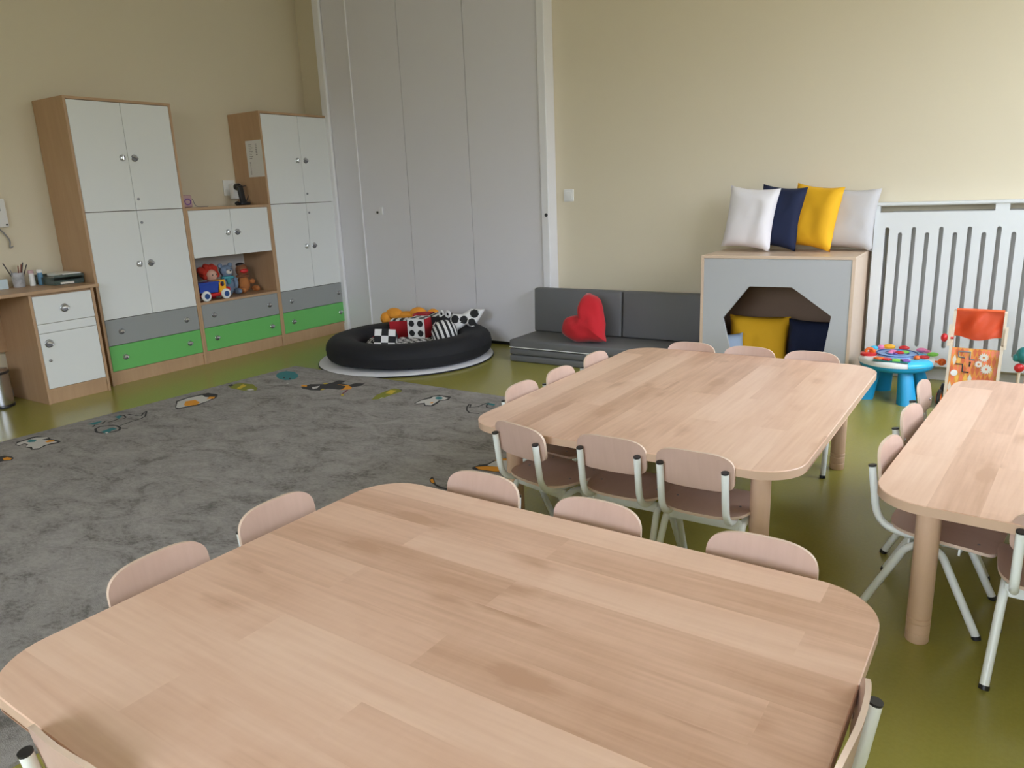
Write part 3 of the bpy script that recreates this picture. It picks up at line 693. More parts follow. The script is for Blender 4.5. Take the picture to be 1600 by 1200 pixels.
# things on the desk
z = .7605
t = thing('pencil_cup', 'patterned mug full of pencils on the desk', 'mug', (-.31, 2.735, z))
bm = NB(); lathe(bm, [(.034, 0), (.036, .004), (.038, .098), (.035, .098), (.033, .01)], (0, 0, 0), 24); finish(bm, 'mug', 'mug', t, 50)
for k, (dx, dy, ln, mt) in enumerate([(-.01, -.045, .165, 'pencild'), (.0, .01, .14, 'pencil'), (.01, .02, .15, 'pencil'), (-.01, .035, .155, 'pencil'), (.015, .04, .145, 'pencild'), (.005, .03, .16, 'pencild'), (.01, -.03, .12, 'ink')]):
    bm = NB(); p0 = Vector((dx*.4, dy*.25, .012)); p1 = p0+Vector((dx, dy*1.25, ln-.012))
    tube(bm, [p0, p1, p1+(p1-p0).normalized()*.008], [.0038, .0038, .0008], 6)
    tag(finish(bm, 'pencil', mt, None, loc=(-.31, 2.735, z)), ['dark pencil leaning left in the patterned mug', 'red-brown pencil standing in the patterned mug', 'red-brown pencil standing in the patterned mug', 'red-brown pencil leaning right in the patterned mug', 'dark pencil leaning right in the patterned mug', 'dark pencil leaning right in the patterned mug', 'short grey pencil in the patterned mug'][k], 'pencil', 'pencils in the mug on the desk')
for y, cap, body, lab in ((2.818, 'pinkp', 'white_plastic', 'white tube with a pinkish cap on the desk beside the pencil mug'), (2.875, 'white_plastic', 'tubeb', 'blue tube with a white cap on the desk, left of the letter tray')):
    t = thing('glue_bottle', lab, 'bottle', (-.30, y, z), group=None)
    bm = NB(); lathe(bm, [(.017, 0), (.018, .003), (.018, .03), (.016, .085)], (0, 0, 0), 18); finish(bm, 'bottle_body', body, t, 50)
    bm = NB(); lathe(bm, [(.018, .085), (.018, .104), (.015, .107)], (0, 0, 0), 18); finish(bm, 'cap', cap, t, 50)
bm = NB(); box(bm, -.008, .008, -.12, .03, 0, .066, .001); tag(finish(bm, 'desk_card', 'card', loc=(-.29, 2.625, z)), 'small pale blue card box at the left edge of the desk', 'card box')
t = thing('letter_tray', 'dark smoky letter tray at the cabinet end of the desk', 'letter tray', (-.24, 3.0, z))
bm = NB()
box(bm, -.13, .13, -.13, .075, 0, .004)
for a in (-.13, .127): box(bm, a, a+.003, -.127, .072, .004, .03)
box(bm, -.13, .13, .072, .075, .004, .05); box(bm, -.13, .13, -.13, -.127, .004, .05)
finish(bm, 'tray', 'smokeglass', t)
bm = NB(); box(bm, -.13, .14, -.13, .075, .050, .053)
for a in (-.13, .137): box(bm, a, a+.003, -.13, .075, .053, .068)
finish(bm, 'upper_tray', 'smokeglass', t)
bm = NB(); box(bm, -.10, .12, -.06, .068, .0535, .074, .001, 0, 1); tag(finish(bm, 'paper_stack', 'paper', loc=(-.24, 3.0, z)), 'stack of white paper lying on the dark letter tray', 'paper')
bm = NB(); box(bm, .0, .14, -.09, .0, .0045, .018, .001); tag(finish(bm, 'notebook', 'muzzle', loc=(-.24, 3.0, z)), 'cream notebook in the lower level of the letter tray', 'notebook')

# things on the low cabinet
z = 1.2430
t = thing('kitchen_timer', 'small pale pink box with a dark round emblem on the low cabinet', 'timer', (-.14, 3.985, z))
bm = NB(); box(bm, -.03, .03, -.045, .045, 0, .098, .014, seg=3); finish(bm, 'timer_body', 'pinkp', t, 40)
bm = NB(); tube(bm, [(.031, .026*math.cos(a), .045+.022*math.sin(a)) for a in [2*PI*k/16 for k in range(16)]], .004, 6, closed=True); finish(bm, 'emblem', 'purple', t, 40)
bm = NB(); tube(bm, smooth_path([(.0, .045, .07), (.01, .06, .06), (.01, .075, .02), (.01, .11, .004), (.0, .20, .004)]), .003, 6); finish(bm, 'cord', 'ink', t, 40)
t = thing('cordless_phone', 'black cordless phone standing in its base on the low cabinet', 'phone', (-.20, 4.58, z))
bm = NB(); box(bm, -.045, .045, -.055, .045, 0, .03, .010, seg=3); tube(bm, smooth_path([(0, -.05, .02), (.02, -.075, .03), (.01, -.09, .02), (0, -.07, .006), (0, -.04, .01)]), .006, 8); finish(bm, 'phone_base', 'black', t, 40)
bm = NB(); mt = T(0, 0, .02) @ R('X', 8) ; box(bm, -.015, .015, -.026, .026, 0, .145, .009, seg=3, mat=mt); box(bm, .013, .017, -.02, .02, .09, .13, .001, 1, 1, mt); finish(bm, 'handset', ['black', 'smoke'], t, 40)

# ------------------------------------------------------------------ rug
bm = NB(); a = -.030; rw, rd, rt = 2.86, 4.05, .010
o0 = Vector((.80, 4.10, 0))
ex = Vector((math.cos(a), math.sin(a), 0)); ey = Vector((math.sin(a), -math.cos(a), 0))
P = [o0, o0+ex*rw, o0+ex*rw+ey*rd, o0+ey*rd]
lo = [bm.verts.new(p) for p in P]; hi = [bm.verts.new(p+Vector((0, 0, rt))) for p in P]
bm.faces.new(hi); bm.faces.new(lo[::-1])
for i in range(4): bm.faces.new((lo[i], lo[(i+1) % 4], hi[(i+1) % 4], hi[i]))
keys = ['r_dark', 'r_white', 'r_orange', 'r_teal', 'r_olive', 'r_yellow', 'r_red']
for col, lay, pts in RUG:
    tr = tessellate_polygon([[Vector((x, y, 0)) for x, y in pts]])
    vs = [bm.verts.new((x, y, rt+.0006*lay)) for x, y in pts]
    for q in tr:
        f = bm.faces.new([vs[i] for i in q]); f.normal_update()
        if f.normal.z < 0: f.normal_flip()
        f.material_index = 1+keys.index('r_'+col)
rug = finish(bm, 'rug', ['rug']+keys)
tag(rug, 'large grey mottled rug with small animal figures along its edge', 'rug')

# ------------------------------------------------------------------ tables
TH = .452
def make_table(label, w, d, cx, cy, rz):
    """grain runs along local x (w)"""
    t = thing('activity_table', label, 'table', (cx, cy, 0), rz)
    bm = NB(); top = rrect(-w/2, w/2, -d/2, d/2, .135, 10)
    plate(bm, top, [], lambda u, v, q: Vector((u, v, TH-.025+q)), .025)
    for f in bm.faces:
        f.normal_update()
        if abs(f.normal.z) < .5: f.material_index = 1
    es = [e for e in bm.edges if len(e.link_faces) == 2 and {f.material_index for f in e.link_faces} == {0, 1}]
    bmesh.ops.bevel(bm, geom=es, offset=.002, segments=1, affect='EDGES')
    finish(bm, 'tabletop', ['tx', 'edge'], t, 30)
    i = .131
    for sx in (-1, 1):
        for sy in (-1, 1):
            bm = NB(); r = .0305
            prof = [(r*.93, 0), (r, .004), (r, .028), (r*.95, .030), (r, .032), (r, .058), (r*.93, .060), (r, .063), (r, .073), (r*.93, .075), (r, .078), (r, TH-.026)]
            lathe(bm, prof, (sx*(w/2-i), sy*(d/2-i), 0), 28); finish(bm, 'leg', 'tleg', t, 35)
    return t
make_table('large wooden table filling the foreground', 1.358, 1.102, 4.5787, 1.2402, -.019)
make_table('wooden table in the middle, with three chairs seen from behind', 1.486, 1.173, 4.3798, 3.0842, PI/2-.0109)
make_table('wooden table cut off by the right edge of the photo', 1.456, 1.20, 5.805, 2.952+.02, PI/2-.0844)

# ------------------------------------------------------------------ chairs
def make_chair(label):
    t = thing('childrens_chair', label, 'chair', group='small plywood chairs around the tables')
    # seat: rounded at the back, wider and squarer in front, slightly dished, front edge rolled down
    bm = NB(); n = 28
    def outline(a):
        s, c = math.sin(a), math.cos(a)
        ex = .55 if s < 0 else .30
        x = math.copysign(abs(c)**ex if s >= 0 else abs(c)**.62, c); y = math.copysign(abs(s)**(.62 if s < 0 else .30), s)
        y = y*.142; x = x*(.136 + .022*(y+.142)/.284)
        return x, y
    rings = 7; seg = 44
    for side in (0, 1):
        R_ = []
        for k in range(1, rings+1):
            q = k/rings; row = []
            for j in range(seg):
                x, y = outline(2*PI*j/seg); x *= q; y *= q
                z = .270+.004*(abs(x)/.14)**2-.012*max(0, (y-.06)/.082)**2+.004*max(0, (-y-.06)/.08)**2
                row.append(bm.verts.new((x, y, z-(0 if side else .009))))
            R_.append(row)
        c = bm.verts.new((0, 0, .270-(0 if side else .009)))
        for j in range(seg): bm.faces.new((c, R_[0][j], R_[0][(j+1) % seg]))
        for k in range(rings-1):
            for j in range(seg): bm.faces.new((R_[k][j], R_[k+1][j], R_[k+1][(j+1) % seg], R_[k][(j+1) % seg]))
        if side == 0: lowr = R_[-1]
        else:
            for j in range(seg): bm.faces.new((lowr[j], lowr[(j+1) % seg], R_[-1][(j+1) % seg], R_[-1][j])).material_index = 1
    finish(bm, 'seat', ['plyx', 'edgep'], t, 40)
    for x, y in ((-.103, -.03), (.103, -.03), (-.103, .095), (.103, .095)):
        bm = NB(); ball(bm, (x, y, .272+(.002 if y < 0 else -.002)), (.0045, .0045, .0018), 0, 8, 5); finish(bm, 'screw', 'darkchrome', t, 60)
    # backrest: curved sheet
    bm = NB()
    hw, zc = .123, .430
    def yb(x, z): return -.1785-.14*(z-.43)+.013*(x/hw)**2
    pts = []
    for j in range(48):
        a = 2*PI*j/48; s, c = math.sin(a), math.cos(a)
        if s >= 0: x = hw*math.copysign(abs(c)**.56, c); z = zc+.0625*abs(s)**.66
        else: x = hw*math.copysign(abs(c)**.34, c); z = zc-.054*abs(s)**.34-.006*(1-abs(c)**2)
        pts.append((x, z))
    prev = {}
    for side in (0, 1):
        rings_ = []; off = .0045 if side else -.0045
        for k in range(1, 8):
            q = k/7; rings_.append([bm.verts.new((x*q, yb(x*q, zc+(z-zc)*q)+off, zc+(z-zc)*q)) for x, z in pts])
        c = bm.verts.new((0, yb(0, zc)+off, zc))
        for j in range(48): bm.faces.new((c, rings_[0][j], rings_[0][(j+1) % 48]))
        for k in range(6):
            for j in range(48): bm.faces.new((rings_[k][j], rings_[k+1][j], rings_[k+1][(j+1) % 48], rings_[k][(j+1) % 48]))
        prev[side] = rings_[-1]
    for j in range(48): bm.faces.new((prev[0][j], prev[0][(j+1) % 48], prev[1][(j+1) % 48], prev[1][j])).material_index = 1
    finish(bm, 'backrest', ['ply', 'edgep'], t, 40)
    for x in (-.1, .1):
        bm = NB(); ball(bm, (x, yb(x, .405)+.006, .405), (.006, .003, .006), 0, 10, 6); finish(bm, 'screw', 'chrome', t, 60)
    r = .0112
    for s in (-1, 1):
        x = s*.101
        bm = NB(); tube(bm, bend_path([(x, -.192, .440), (x, -.166, .252), (x, .112, .252)], .075, 8), r, 14); finish(bm, 'upright', 'white_metal', t, 50)
        bm = NB(); tube(bm, [(x, -.1919, .439), (x, -.1926, .4435)], r*1.04, 14); finish(bm, 'end_cap', 'black', t, 40)
        bm = NB(); tube(bm, [(x, .110, .252), (x, .116, .252)], r*1.04, 14); finish(bm, 'end_cap', 'black', t, 40)
        bm = NB(); x2 = s*.122
        tube(bm, bend_path([(s*.134, -.186, .006), (x2, -.075, .232), (x2, .005, .238), (s*.132, .118, .006)], .055, 7), r, 14); finish(bm, 'leg_frame', 'white_metal', t, 50)
        for fx, fy, dy in ((s*.134, -.186, -.004), (s*.132, .118, .003)):
            bm = NB(); tube(bm, [(fx, fy+dy*.5, .0), (fx-s*.0008, fy-dy*.5, .011)], r*1.1, 12); finish(bm, 'foot_cap', 'black', t, 40)
    for a_ in ((-.078, -.072, .212, .248), (.05, .056, .230, .250)):
        bm = NB(); box(bm, -.122, .122, *a_, .0015); finish(bm, 'crossbar', 'white_metal', t, 40)
    return t
D90 = PI/2
CH = [  # x, y, facing (0 = away from the camera), label
 (4.088, 2.484, -.25, 'small plywood chair at the middle table, leftmost of the three seen from behind, turned slightly'),
 (4.384, 2.508, 0, 'small plywood chair at the middle table, middle of the three seen from behind'),
 (4.666, 2.498, .0, 'small plywood chair at the middle table, rightmost of the three seen from behind'),
 (4.010, 1.110, -D90, 'small plywood chair at the left side of the foreground table, nearer the camera'),
 (4.005, 1.452, -D90, 'small plywood chair at the left side of the foreground table, farther from the camera'),
 (4.218, 1.690, PI, 'small plywood chair at the far side of the foreground table, leftmost of three'),
 (4.588, 1.668, PI, 'small plywood chair at the far side of the foreground table, middle of three'),
 (5.000, 1.660, PI, 'small plywood chair at the far side of the foreground table, rightmost of three'),
 (5.098, 1.340, D90, 'small plywood chair at the right side of the foreground table, by the bottom right'),
 (4.288, .855, 0, 'small plywood chair at the bottom left corner, near side of the foreground table'),
 (3.930, 2.785, -D90, 'small plywood chair at the left side of the middle table, nearest of three'),
 (3.945, 3.085, -D90, 'small plywood chair at the left side of the middle table, second of three'),
 (3.945, 3.430, -D90, 'small plywood chair at the left side of the middle table, farthest of three'),
 (4.105, 3.660, PI, 'small plywood chair at the far side of the middle table, before the foam sofa'),
 (4.395, 3.660, PI, 'small plywood chair at the far side of the middle table, middle of three'),
 (4.680, 3.660, PI, 'small plywood chair at the far side of the middle table, rightmost of three'),
 (5.325, 2.640, -D90-.12, 'small plywood chair at the left side of the right table, nearest of three'),
 (5.340, 3.030, -D90-.15, 'small plywood chair at the left side of the right table, second of three'),
 (5.345, 3.420, -D90-.06, 'small plywood chair at the left side of the right table, farthest of three'),
 (5.598, 2.440, -.06, 'small plywood chair cut by the right edge, near side of the right table'),
 (5.600, 3.615, PI-.084, 'small plywood chair at the far side of the right table, below the orange toy cart'),
]
ch0 = None
for x, y, a, lab in CH:
    if ch0 is None: ch0 = make_chair(lab); ch0.location = (x, y, 0); ch0.rotation_euler = (0, 0, a)
    else:
        onrug = x < 3.66
        dup(ch0, (x, y, 0), a, lab)

# ------------------------------------------------------------------ foam sofa
t = thing('foam_sofa', 'low grey fold-out foam sofa against the wall', 'sofa', (2.255, 4.95, 0))
L = 1.445
for k, (z0, z1) in enumerate(((0, .052), (.054, .104), (.106, .170))):
    bm = NB(); box(bm, 0, L, 0, .47, z0, z1, .014, seg=3)
    m = finish(bm, 'seat_layer', 'foam', t, 50)
    if k == 2:
        bm = NB(); tube(bm, [(.004, -.001, .113), (.75, -.001, .113)], .0035, 6); finish(bm, 'zipper', 'white_plastic', m, 50)
for x0, x1 in ((0.0, .765), (.768, L)):
    bm = NB(); box(bm, x0+.003, x1-.002, 0, .095, 0, .345, .016, seg=3, mat=T(0, .365, .172) @ R('X', -3))
    finish(bm, 'back_cushion', 'foam', t, 50)
# heart cushion
t = NB()
def heart(a):
    s = math.sin(a); x = 15.5*math.copysign(abs(s)**2.2, s); y = 13*math.cos(a)-5*math.cos(2*a)-1.6*math.cos(3*a)-.7*math.cos(4*a)
    return x/17, y/17+.06
mt = T(2.865, 5.075, .335) @ R('X', -12) @ R('Y', -52)
nn = 40; rr = 9
for side in (-1, 1):
    rows = []
    for k in range(1, rr+1):
        q = k/rr; row = []
        for j in range(nn):
            x, z_ = heart(2*PI*j/nn); th = .078*math.sqrt(max(0, 1-q**2.6))*(1+.25*noise.noise(Vector((x*q*3, z_*q*3, side))))
            rx = .212*(1+.03*math.sin(11*j)*q)
            row.append(t.verts.new(mt @ Vector((x*q*rx, side*th, z_*q*rx*1.02))))
        rows.append(row)
    c = t.verts.new(mt @ Vector((0, side*.078, 0)))
    for j in range(nn): t.faces.new((c, rows[0][j], rows[0][(j+1) % nn]))
    for k in range(rr-1):
        for j in range(nn): t.faces.new((rows[k][j], rows[k+1][j], rows[k+1][(j+1) % nn], rows[k][(j+1) % nn]))
bmesh.ops.remove_doubles(t, verts=t.verts, dist=1e-4)
lo_ = min(v.co.z for v in t.verts)
for v in t.verts: v.co.z += .168-lo_
tag(finish(t, 'heart_cushion', 'red', smooth=60), 'red heart-shaped cushion tilted on the grey foam sofa', 'cushion')

# ------------------------------------------------------------------ cubby box
BX0, BX1, BY0, BY1, BH = 3.722, 4.648, 5.0415, 5.572, .8135
t = thing('cubby_box', 'large wooden play cubby box with a grey front and octagonal opening', 'cubby', (BX0, BY0, 0))
W = BX1-BX0; Dp = BY1-BY0
bm = NB(); box(bm, 0, W, 0, Dp, BH-.018, BH, .001, 0, 1); box(bm, 0, .018, 0, Dp, 0, BH-.018); box(bm, W-.018, W, 0, Dp, 0, BH-.018); box(bm, .018, W-.018, .0, Dp, 0, .018)
finish(bm, 'body', 'boxwood', t)
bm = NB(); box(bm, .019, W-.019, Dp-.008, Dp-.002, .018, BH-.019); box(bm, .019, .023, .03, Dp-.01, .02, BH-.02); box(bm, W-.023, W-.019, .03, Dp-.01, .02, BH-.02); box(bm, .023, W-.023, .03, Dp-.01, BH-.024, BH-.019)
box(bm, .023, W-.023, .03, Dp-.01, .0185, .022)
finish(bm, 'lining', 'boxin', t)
oct_ = [(4.035, .622), (4.296, .624), (4.532, .458), (4.503, .24), (4.36, .10), (4.06, .10), (3.925, .21), (3.874, .412)]
bm = NB(); plate(bm, [(.019, .019), (W-.019, .019), (W-.019, BH-.019), (.019, BH-.019)], [[(x-BX0, z_) for x, z_ in oct_]], lambda u, v, w: Vector((u, .003+w, v)), .018)
finish(bm, 'front_panel', 'boxface', t)
# cushions on top of the box
for nm, mt_, w, h, th, x, y, yaw, roll, lean, sd, lab in (
    ('cwhite', 'cwhite', .345, .405, .12, 3.935, 5.36, -8, 5, -8, 1, 'white square cushion on the cubby box, front of the row'),
    ('cnavy', 'cnavy', .34, .405, .11, 4.105, 5.425, -22, 5, -7, 5, 'navy blue square cushion on the cubby box, behind the white one'),
    ('cyellow', 'cyellow', .34, .40, .12, 4.325, 5.40, -22, 6, -8, 9, 'bright yellow square cushion on the cubby box'),
    ('cgrey', 'cgrey', .355, .38, .11, 4.515, 5.45, -6, 3, -6, 13, 'light grey square cushion on the cubby box, by the radiator cover')):
    bm = NB(); pillow(bm, w, h, th, 0, sd, pinch=.09, mat=T(x, y, BH+h/2-.004) @ R('Z', yaw) @ R('X', lean) @ R('Y', roll))
    lo_ = min(v.co.z for v in bm.verts)
    for v in bm.verts: v.co.z += BH+.001-lo_
    tag(finish(bm, 'square_cushion', mt_, smooth=70), lab, 'cushion')
for mt_, w, h, th, x, y, yaw, sd, lab in (('cyellow', .40, .365, .12, 4.02, 5.36, 4, 21, 'yellow cushion leaning inside the cubby box'), ('cnavy', .36, .36, .12, 4.39, 5.33, -4, 25, 'dark navy cushion leaning inside the cubby box'), ('cblue', .22, .26, .10, 3.87, 5.19, 40, 29, 'pale blue cushion at the left inside the cubby box')):
    bm = NB(); pillow(bm, w, h, th, 0, sd, pinch=.07, mat=T(x, y, .2) @ R('Z', yaw) @ R('X', -10))
    lo_ = min(v.co.z for v in bm.verts)
    for v in bm.verts: v.co.z += .0225-lo_
    tag(finish(bm, 'square_cushion', mt_, smooth=70), lab, 'cushion')

# ------------------------------------------------------------------ round play mat and ring
RX, RY = 1.405, 4.735
bm = NB(); lathe(bm, [(.690, 0), (.70, .003), (.70, .008), (.695, .012)], (0, 0, 0), 64, 0, mis=[1, 1, 1, 0], cap=False)
R1 = [v for v in bm.verts if abs(v.co.z-.012) < 1e-6]
lathe(bm, [(.695, .012), (.685, .021), (.60, .024), (.2, .022), (.001, .022)], (0, 0, 0), 64, 0)
o = finish(bm, 'round_play_mat', ['matw', 'ring'], smooth=40, loc=(RX, RY, 0))
tag(o, 'round white quilted play mat with a black underside under the black ring', 'play mat')
def ringf(u, v):
    a, b = 2*PI*u, 2*PI*v
    k = 1+.03*noise.noise(Vector((math.cos(a)*3, math.sin(a)*3, b)))
    c, s = math.cos(b), math.sin(b)
    x = .530+.130*math.copysign(abs(c)**(.85 if s > 0 else .6), c)*k; z_ = .098*math.copysign(abs(s)**(.85 if s > 0 else .6), s)*k
    sag = .93+.07*noise.noise(Vector((math.cos(a)*1.5, math.sin(a)*1.5, 4)))
    return Vector((x*math.cos(a), x*math.sin(a), .122+z_*sag))
bm = NB(); V = grid(bm, ringf, 80, 20, wrapu=True); bmesh.ops.remove_doubles(bm, verts=bm.verts, dist=1e-4)
o = finish(bm, 'ring_cushion', 'ring', smooth=80, loc=(1.425, 4.755, 0))
tag(o, 'big round black ring cushion full of soft toys on the white mat', 'ring cushion')

def soft_cube(name, label, s, loc, rz, fmap, mats, rx=0, ry=0):
    """cube whose six faces carry their own patterns; fmap[axis] = function(u, v) -> material index"""
    bm = NB(); n = 36; h = s/2
    def bulge(u, v): return .02*s*(1-u*u)*(1-v*v)
    for ax in range(3):
        for sg in (-1, 1):
            pat = fmap.get((ax, sg), lambda u, v: 0)
            def f(a, b):
                u, v = 2*a-1, 2*b-1; w = h+bulge(u, v)
                p = [0, 0, 0]; p[ax] = sg*w; p[(ax+1) % 3] = u*h*(1-.015*v*v); p[(ax+2) % 3] = v*h*(1-.015*u*u)
                return Vector(p)
            grid(bm, f, n, n, mif=lambda i, j: pat((i+.5)/n*2-1, (j+.5)/n*2-1))
    bmesh.ops.remove_doubles(bm, verts=bm.verts, dist=1e-4)
    o = finish(bm, name, mats, smooth=50, loc=loc); o.rotation_euler = (math.radians(rx), math.radians(ry), math.radians(rz))
    return tag(o, label, 'soft toy')
def dots(u, v, r=.33):
    for a in (-.5, .5):
        for b in (-.5, .5):
            if (u-a)**2+(v-b)**2 < r*r: return 1
    return 0
G = 'soft toys in the black ring'
PAT = ['fwhite', 'fblack', 'fred']
red = lambda u, v: 2
o = soft_cube('soft_cube', 'white soft cube with big black dots in the middle of the ring', .160, (1.352, 4.988, .204), 11,
   {(1, -1): dots, (0, 1): red, (2, 1): dots, (0, -1): red, (1, 1): dots}, PAT); o['group'] = G
o = soft_cube('soft_cube', 'red soft cube with a black and white striped top, left in the ring', .165, (1.108, 5.015, .165), 33,
   {(1, -1): red, (0, 1): red, (2, 1): lambda u, v: 1 if math.sin((u)*8.5) > 0 else 0, (0, -1): red}, PAT); o['group'] = G
o = soft_cube('soft_cube', 'soft cube with red and striped sides behind the dotted cube', .150, (1.245, 5.165, .213), 20,
   {(1, -1): red, (0, 1): lambda u, v: 1, (2, 1): red}, PAT); o['group'] = G
o = soft_cube('soft_cube', 'soft cube with a black side and striped top behind the striped ball', .155, (1.455, 5.13, .215), 8,
   {(1, -1): lambda u, v: 1 if not (abs(u)+abs(v) < .45) else 0, (0, 1): lambda u, v: 1, (2, 1): lambda u, v: 1 if math.sin(u*7.5) > 0 else 0}, PAT, 4, 0); o['group'] = G
o = soft_cube('soft_cube', 'black and white chequered soft cube tilted at the front of the ring', .168, (1.250, 4.665, .125), 35,
   {k: (lambda u, v: 0 if (int((u+1)*1.5)+int((v+1)*1.5)) % 2 == 0 else 1) for k in ((1, -1), (2, 1))} | {(0, 1): lambda u, v: 0 if abs(u+.1)+abs(v) < .55 else 1, (0, -1): red}, PAT, -28, 4); o['group'] = G
# striped ball: bands around an axis
bm = NB()
def dome(u, v):
    a = 2*PI*u; b = PI*v
    return Vector((.108*math.cos(a)*math.sin(b), .108*math.sin(a)*math.sin(b), .108*math.cos(b)))
grid(bm, dome, 48, 48, wrapu=True, mif=lambda i, j: 1 if (j//3) % 2 else 0); bmesh.ops.remove_doubles(bm, verts=bm.verts, dist=1e-5)
ax = Vector((-.62, -.68, -.25)).normalized()
o = finish(bm, 'soft_ball', PAT, smooth=70, loc=(1.620, 4.965, .172)); o.rotation_mode = 'QUATERNION'; o.rotation_quaternion = ax.to_track_quat('Z', 'Y')
tag(o, 'black and white striped soft ball at the right of the ring', 'soft toy', G)
# spotted fish-like pointed cushion
bm = NB(); out = [(-.15, -.03), (-.12, .05), (-.03, .045), (.04, .09), (.16, .085), (.11, .0), (.06, -.07), (.0, -.04), (-.08, -.09)]
SP = [(-.085, .0, .034), (-.01, -.005, .032), (.075, .045, .036), (.055, -.025, .030)]
rows = []
mt = T(1.72, 5.13, .262) @ R('Z', 25) @ R('X', -18)
for side in (-1, 1):
    rr = []
    sp = smooth_path(out+[out[0]], 6)[:-1] if False else [Vector((p[0], p[1], 0)) for p in out]
    dense = []
    for i in range(len(sp)):
        for k in range(12): dense.append(sp[i].lerp(sp[(i+1) % len(sp)], k/12))
    for k in range(1, 17):
        q = k/16; rr.append([bm.verts.new(mt @ Vector((p.x*q, side*.04*math.sqrt(max(0, 1-q**3)), p.y*q))) for p in dense])
    c = bm.verts.new(mt @ Vector((0, side*.04, 0))); nD = len(dense)
    def mi(p):
        return 1 if any((p.x-a)**2+(p.z-b)**2 < r*r for a, b, r in SP) else 0
    inv = mt.inverted()
    fs = [bm.faces.new((c, rr[0][j], rr[0][(j+1) % nD])) for j in range(nD)]
    for k in range(15): fs += [bm.faces.new((rr[k][j], rr[k+1][j], rr[k+1][(j+1) % nD], rr[k][(j+1) % nD])) for j in range(nD)]
    for f in fs: f.material_index = mi(inv @ f.calc_center_median())
bmesh.ops.remove_doubles(bm, verts=bm.verts, dist=1e-4)
tag(finish(bm, 'soft_fish', PAT, smooth=60), 'white pointed soft cushion with black spots at the right back of the ring', 'soft toy', G)
# black and white looped plush
t = thing('plush_animal', 'black and white plush animal with round striped ears behind the striped ball', 'soft toy', (1.57, 5.05, .27), 0, G)
bm = NB(); ball(bm, (0, 0, -.01), (.045, .04, .05), 1); ball(bm, (.03, -.03, -.02), (.02, .02, .018), 0); finish(bm, 'head', ['fwhite', 'fblack'], t, 60)
for x in (-.03, .035):
    bm = NB(); tube(bm, [(x+.022*math.cos(a), -.01, .045+.022*math.sin(a)) for a in [2*PI*k/14 for k in range(14)]], .010, 8, closed=True); ball(bm, (x, -.008, .045), (.014, .006, .014), 1, 10, 6)
    finish(bm, 'ear', ['fwhite', 'fblack'], t, 60)
bm = NB(); ball(bm, (.01, .01, -.12), (.06, .05, .09), 1); finish(bm, 'torso', ['fwhite', 'fblack'], t, 60)
# orange plush behind the cubes
t = thing('orange_plush', 'orange plush animal lying behind the soft cubes', 'soft toy', (.955, 5.175, .205), .2, G)
bm = NB(); ball(bm, (-.05, 0, .055), (.082, .055, .055), 0, 20, 14); ball(bm, (.18, .02, .06), (.082, .055, .058), 0, 20, 14); ball(bm, (.07, .02, .04), (.13, .055, .04), 0, 20, 14); ball(bm, (.32, .03, .055), (.06, .04, .05), 0, 16, 10); ball(bm, (-.12, -.03, .02), (.05, .045, .055), 0, 14, 10)
finish(bm, 'torso', 'orange_plush', t, 70)
# red pads and patterned flat pieces
o = soft_cube('soft_block', 'red soft block lying at the left end of the ring', .13, (1.065, 4.805, .085), 20, {k: red for k in ((0, 1), (0, -1), (1, 1), (1, -1), (2, 1), (2, -1))}, PAT, 12, -8); o['group'] = G
def zig(u, v): return 1 if ((u*2.6+abs(((v*2) % 1)-.5)*1.6) % 1) < .5 else 0
bm = NB(); n = 30
grid(bm, lambda a, b: Vector(((a-.5)*.36, (b-.5)*.30, .03+.006*math.sin(a*9)*math.sin(b*7))), n, n, mif=lambda i, j: 2 if (i > 20 and j < 16 and (i+j) % 14 < 7) else zig(i/n*2, j/n*2))
grid(bm, lambda a, b: Vector(((a-.5)*.36, (b-.5)*.30, 0)), 4, 4, 1)
for s_, (p, q, r_, s2) in enumerate(((0, 0, 1, 0), (1, 0, 1, 1), (1, 1, 0, 1), (0, 1, 0, 0))):
    A = [Vector(((p-.5)*.36, (q-.5)*.30, 0)), Vector(((r_-.5)*.36, (s2-.5)*.30, 0)), Vector(((r_-.5)*.36, (s2-.5)*.30, .03)), Vector(((p-.5)*.36, (q-.5)*.30, .03))]
    bm.faces.new([bm.verts.new(x) for x in A]).material_index = 1
o = finish(bm, 'fabric_book', PAT, loc=(1.44, 4.79, .09)); o.rotation_euler = (.05, 0, .35)
tag(o, 'flat fabric book with black, white and red zigzags in front of the dotted cube', 'fabric book', G)
bm = NB(); box(bm, -.27, .27, -.16, .20, 0, .062, .02)
o = finish(bm, 'inner_cushion', 'ring', smooth=50, loc=(1.42, 4.86, .025)); tag(o, 'flat black cushion lying inside the ring under the soft toys', 'cushion')
bm = NB(); n = 20
grid(bm, lambda a, b: Vector(((a-.5)*.2, (b-.5)*.16, .03*math.sin(PI*a)*math.sin(PI*b))), n, n, mif=lambda i, j: zig(i/n*1.6, j/n*1.2)); grid(bm, lambda a, b: Vector(((a-.5)*.2, (b-.5)*.16, -.02*math.sin(PI*a)*math.sin(PI*b))), 6, 6, 1)
o = finish(bm, 'fabric_triangle', PAT, loc=(1.10, 4.70, .105)); o.rotation_euler = (.5, -.2, .5)
tag(o, 'small black and white zigzag soft pad in the left front of the ring', 'soft toy', G)

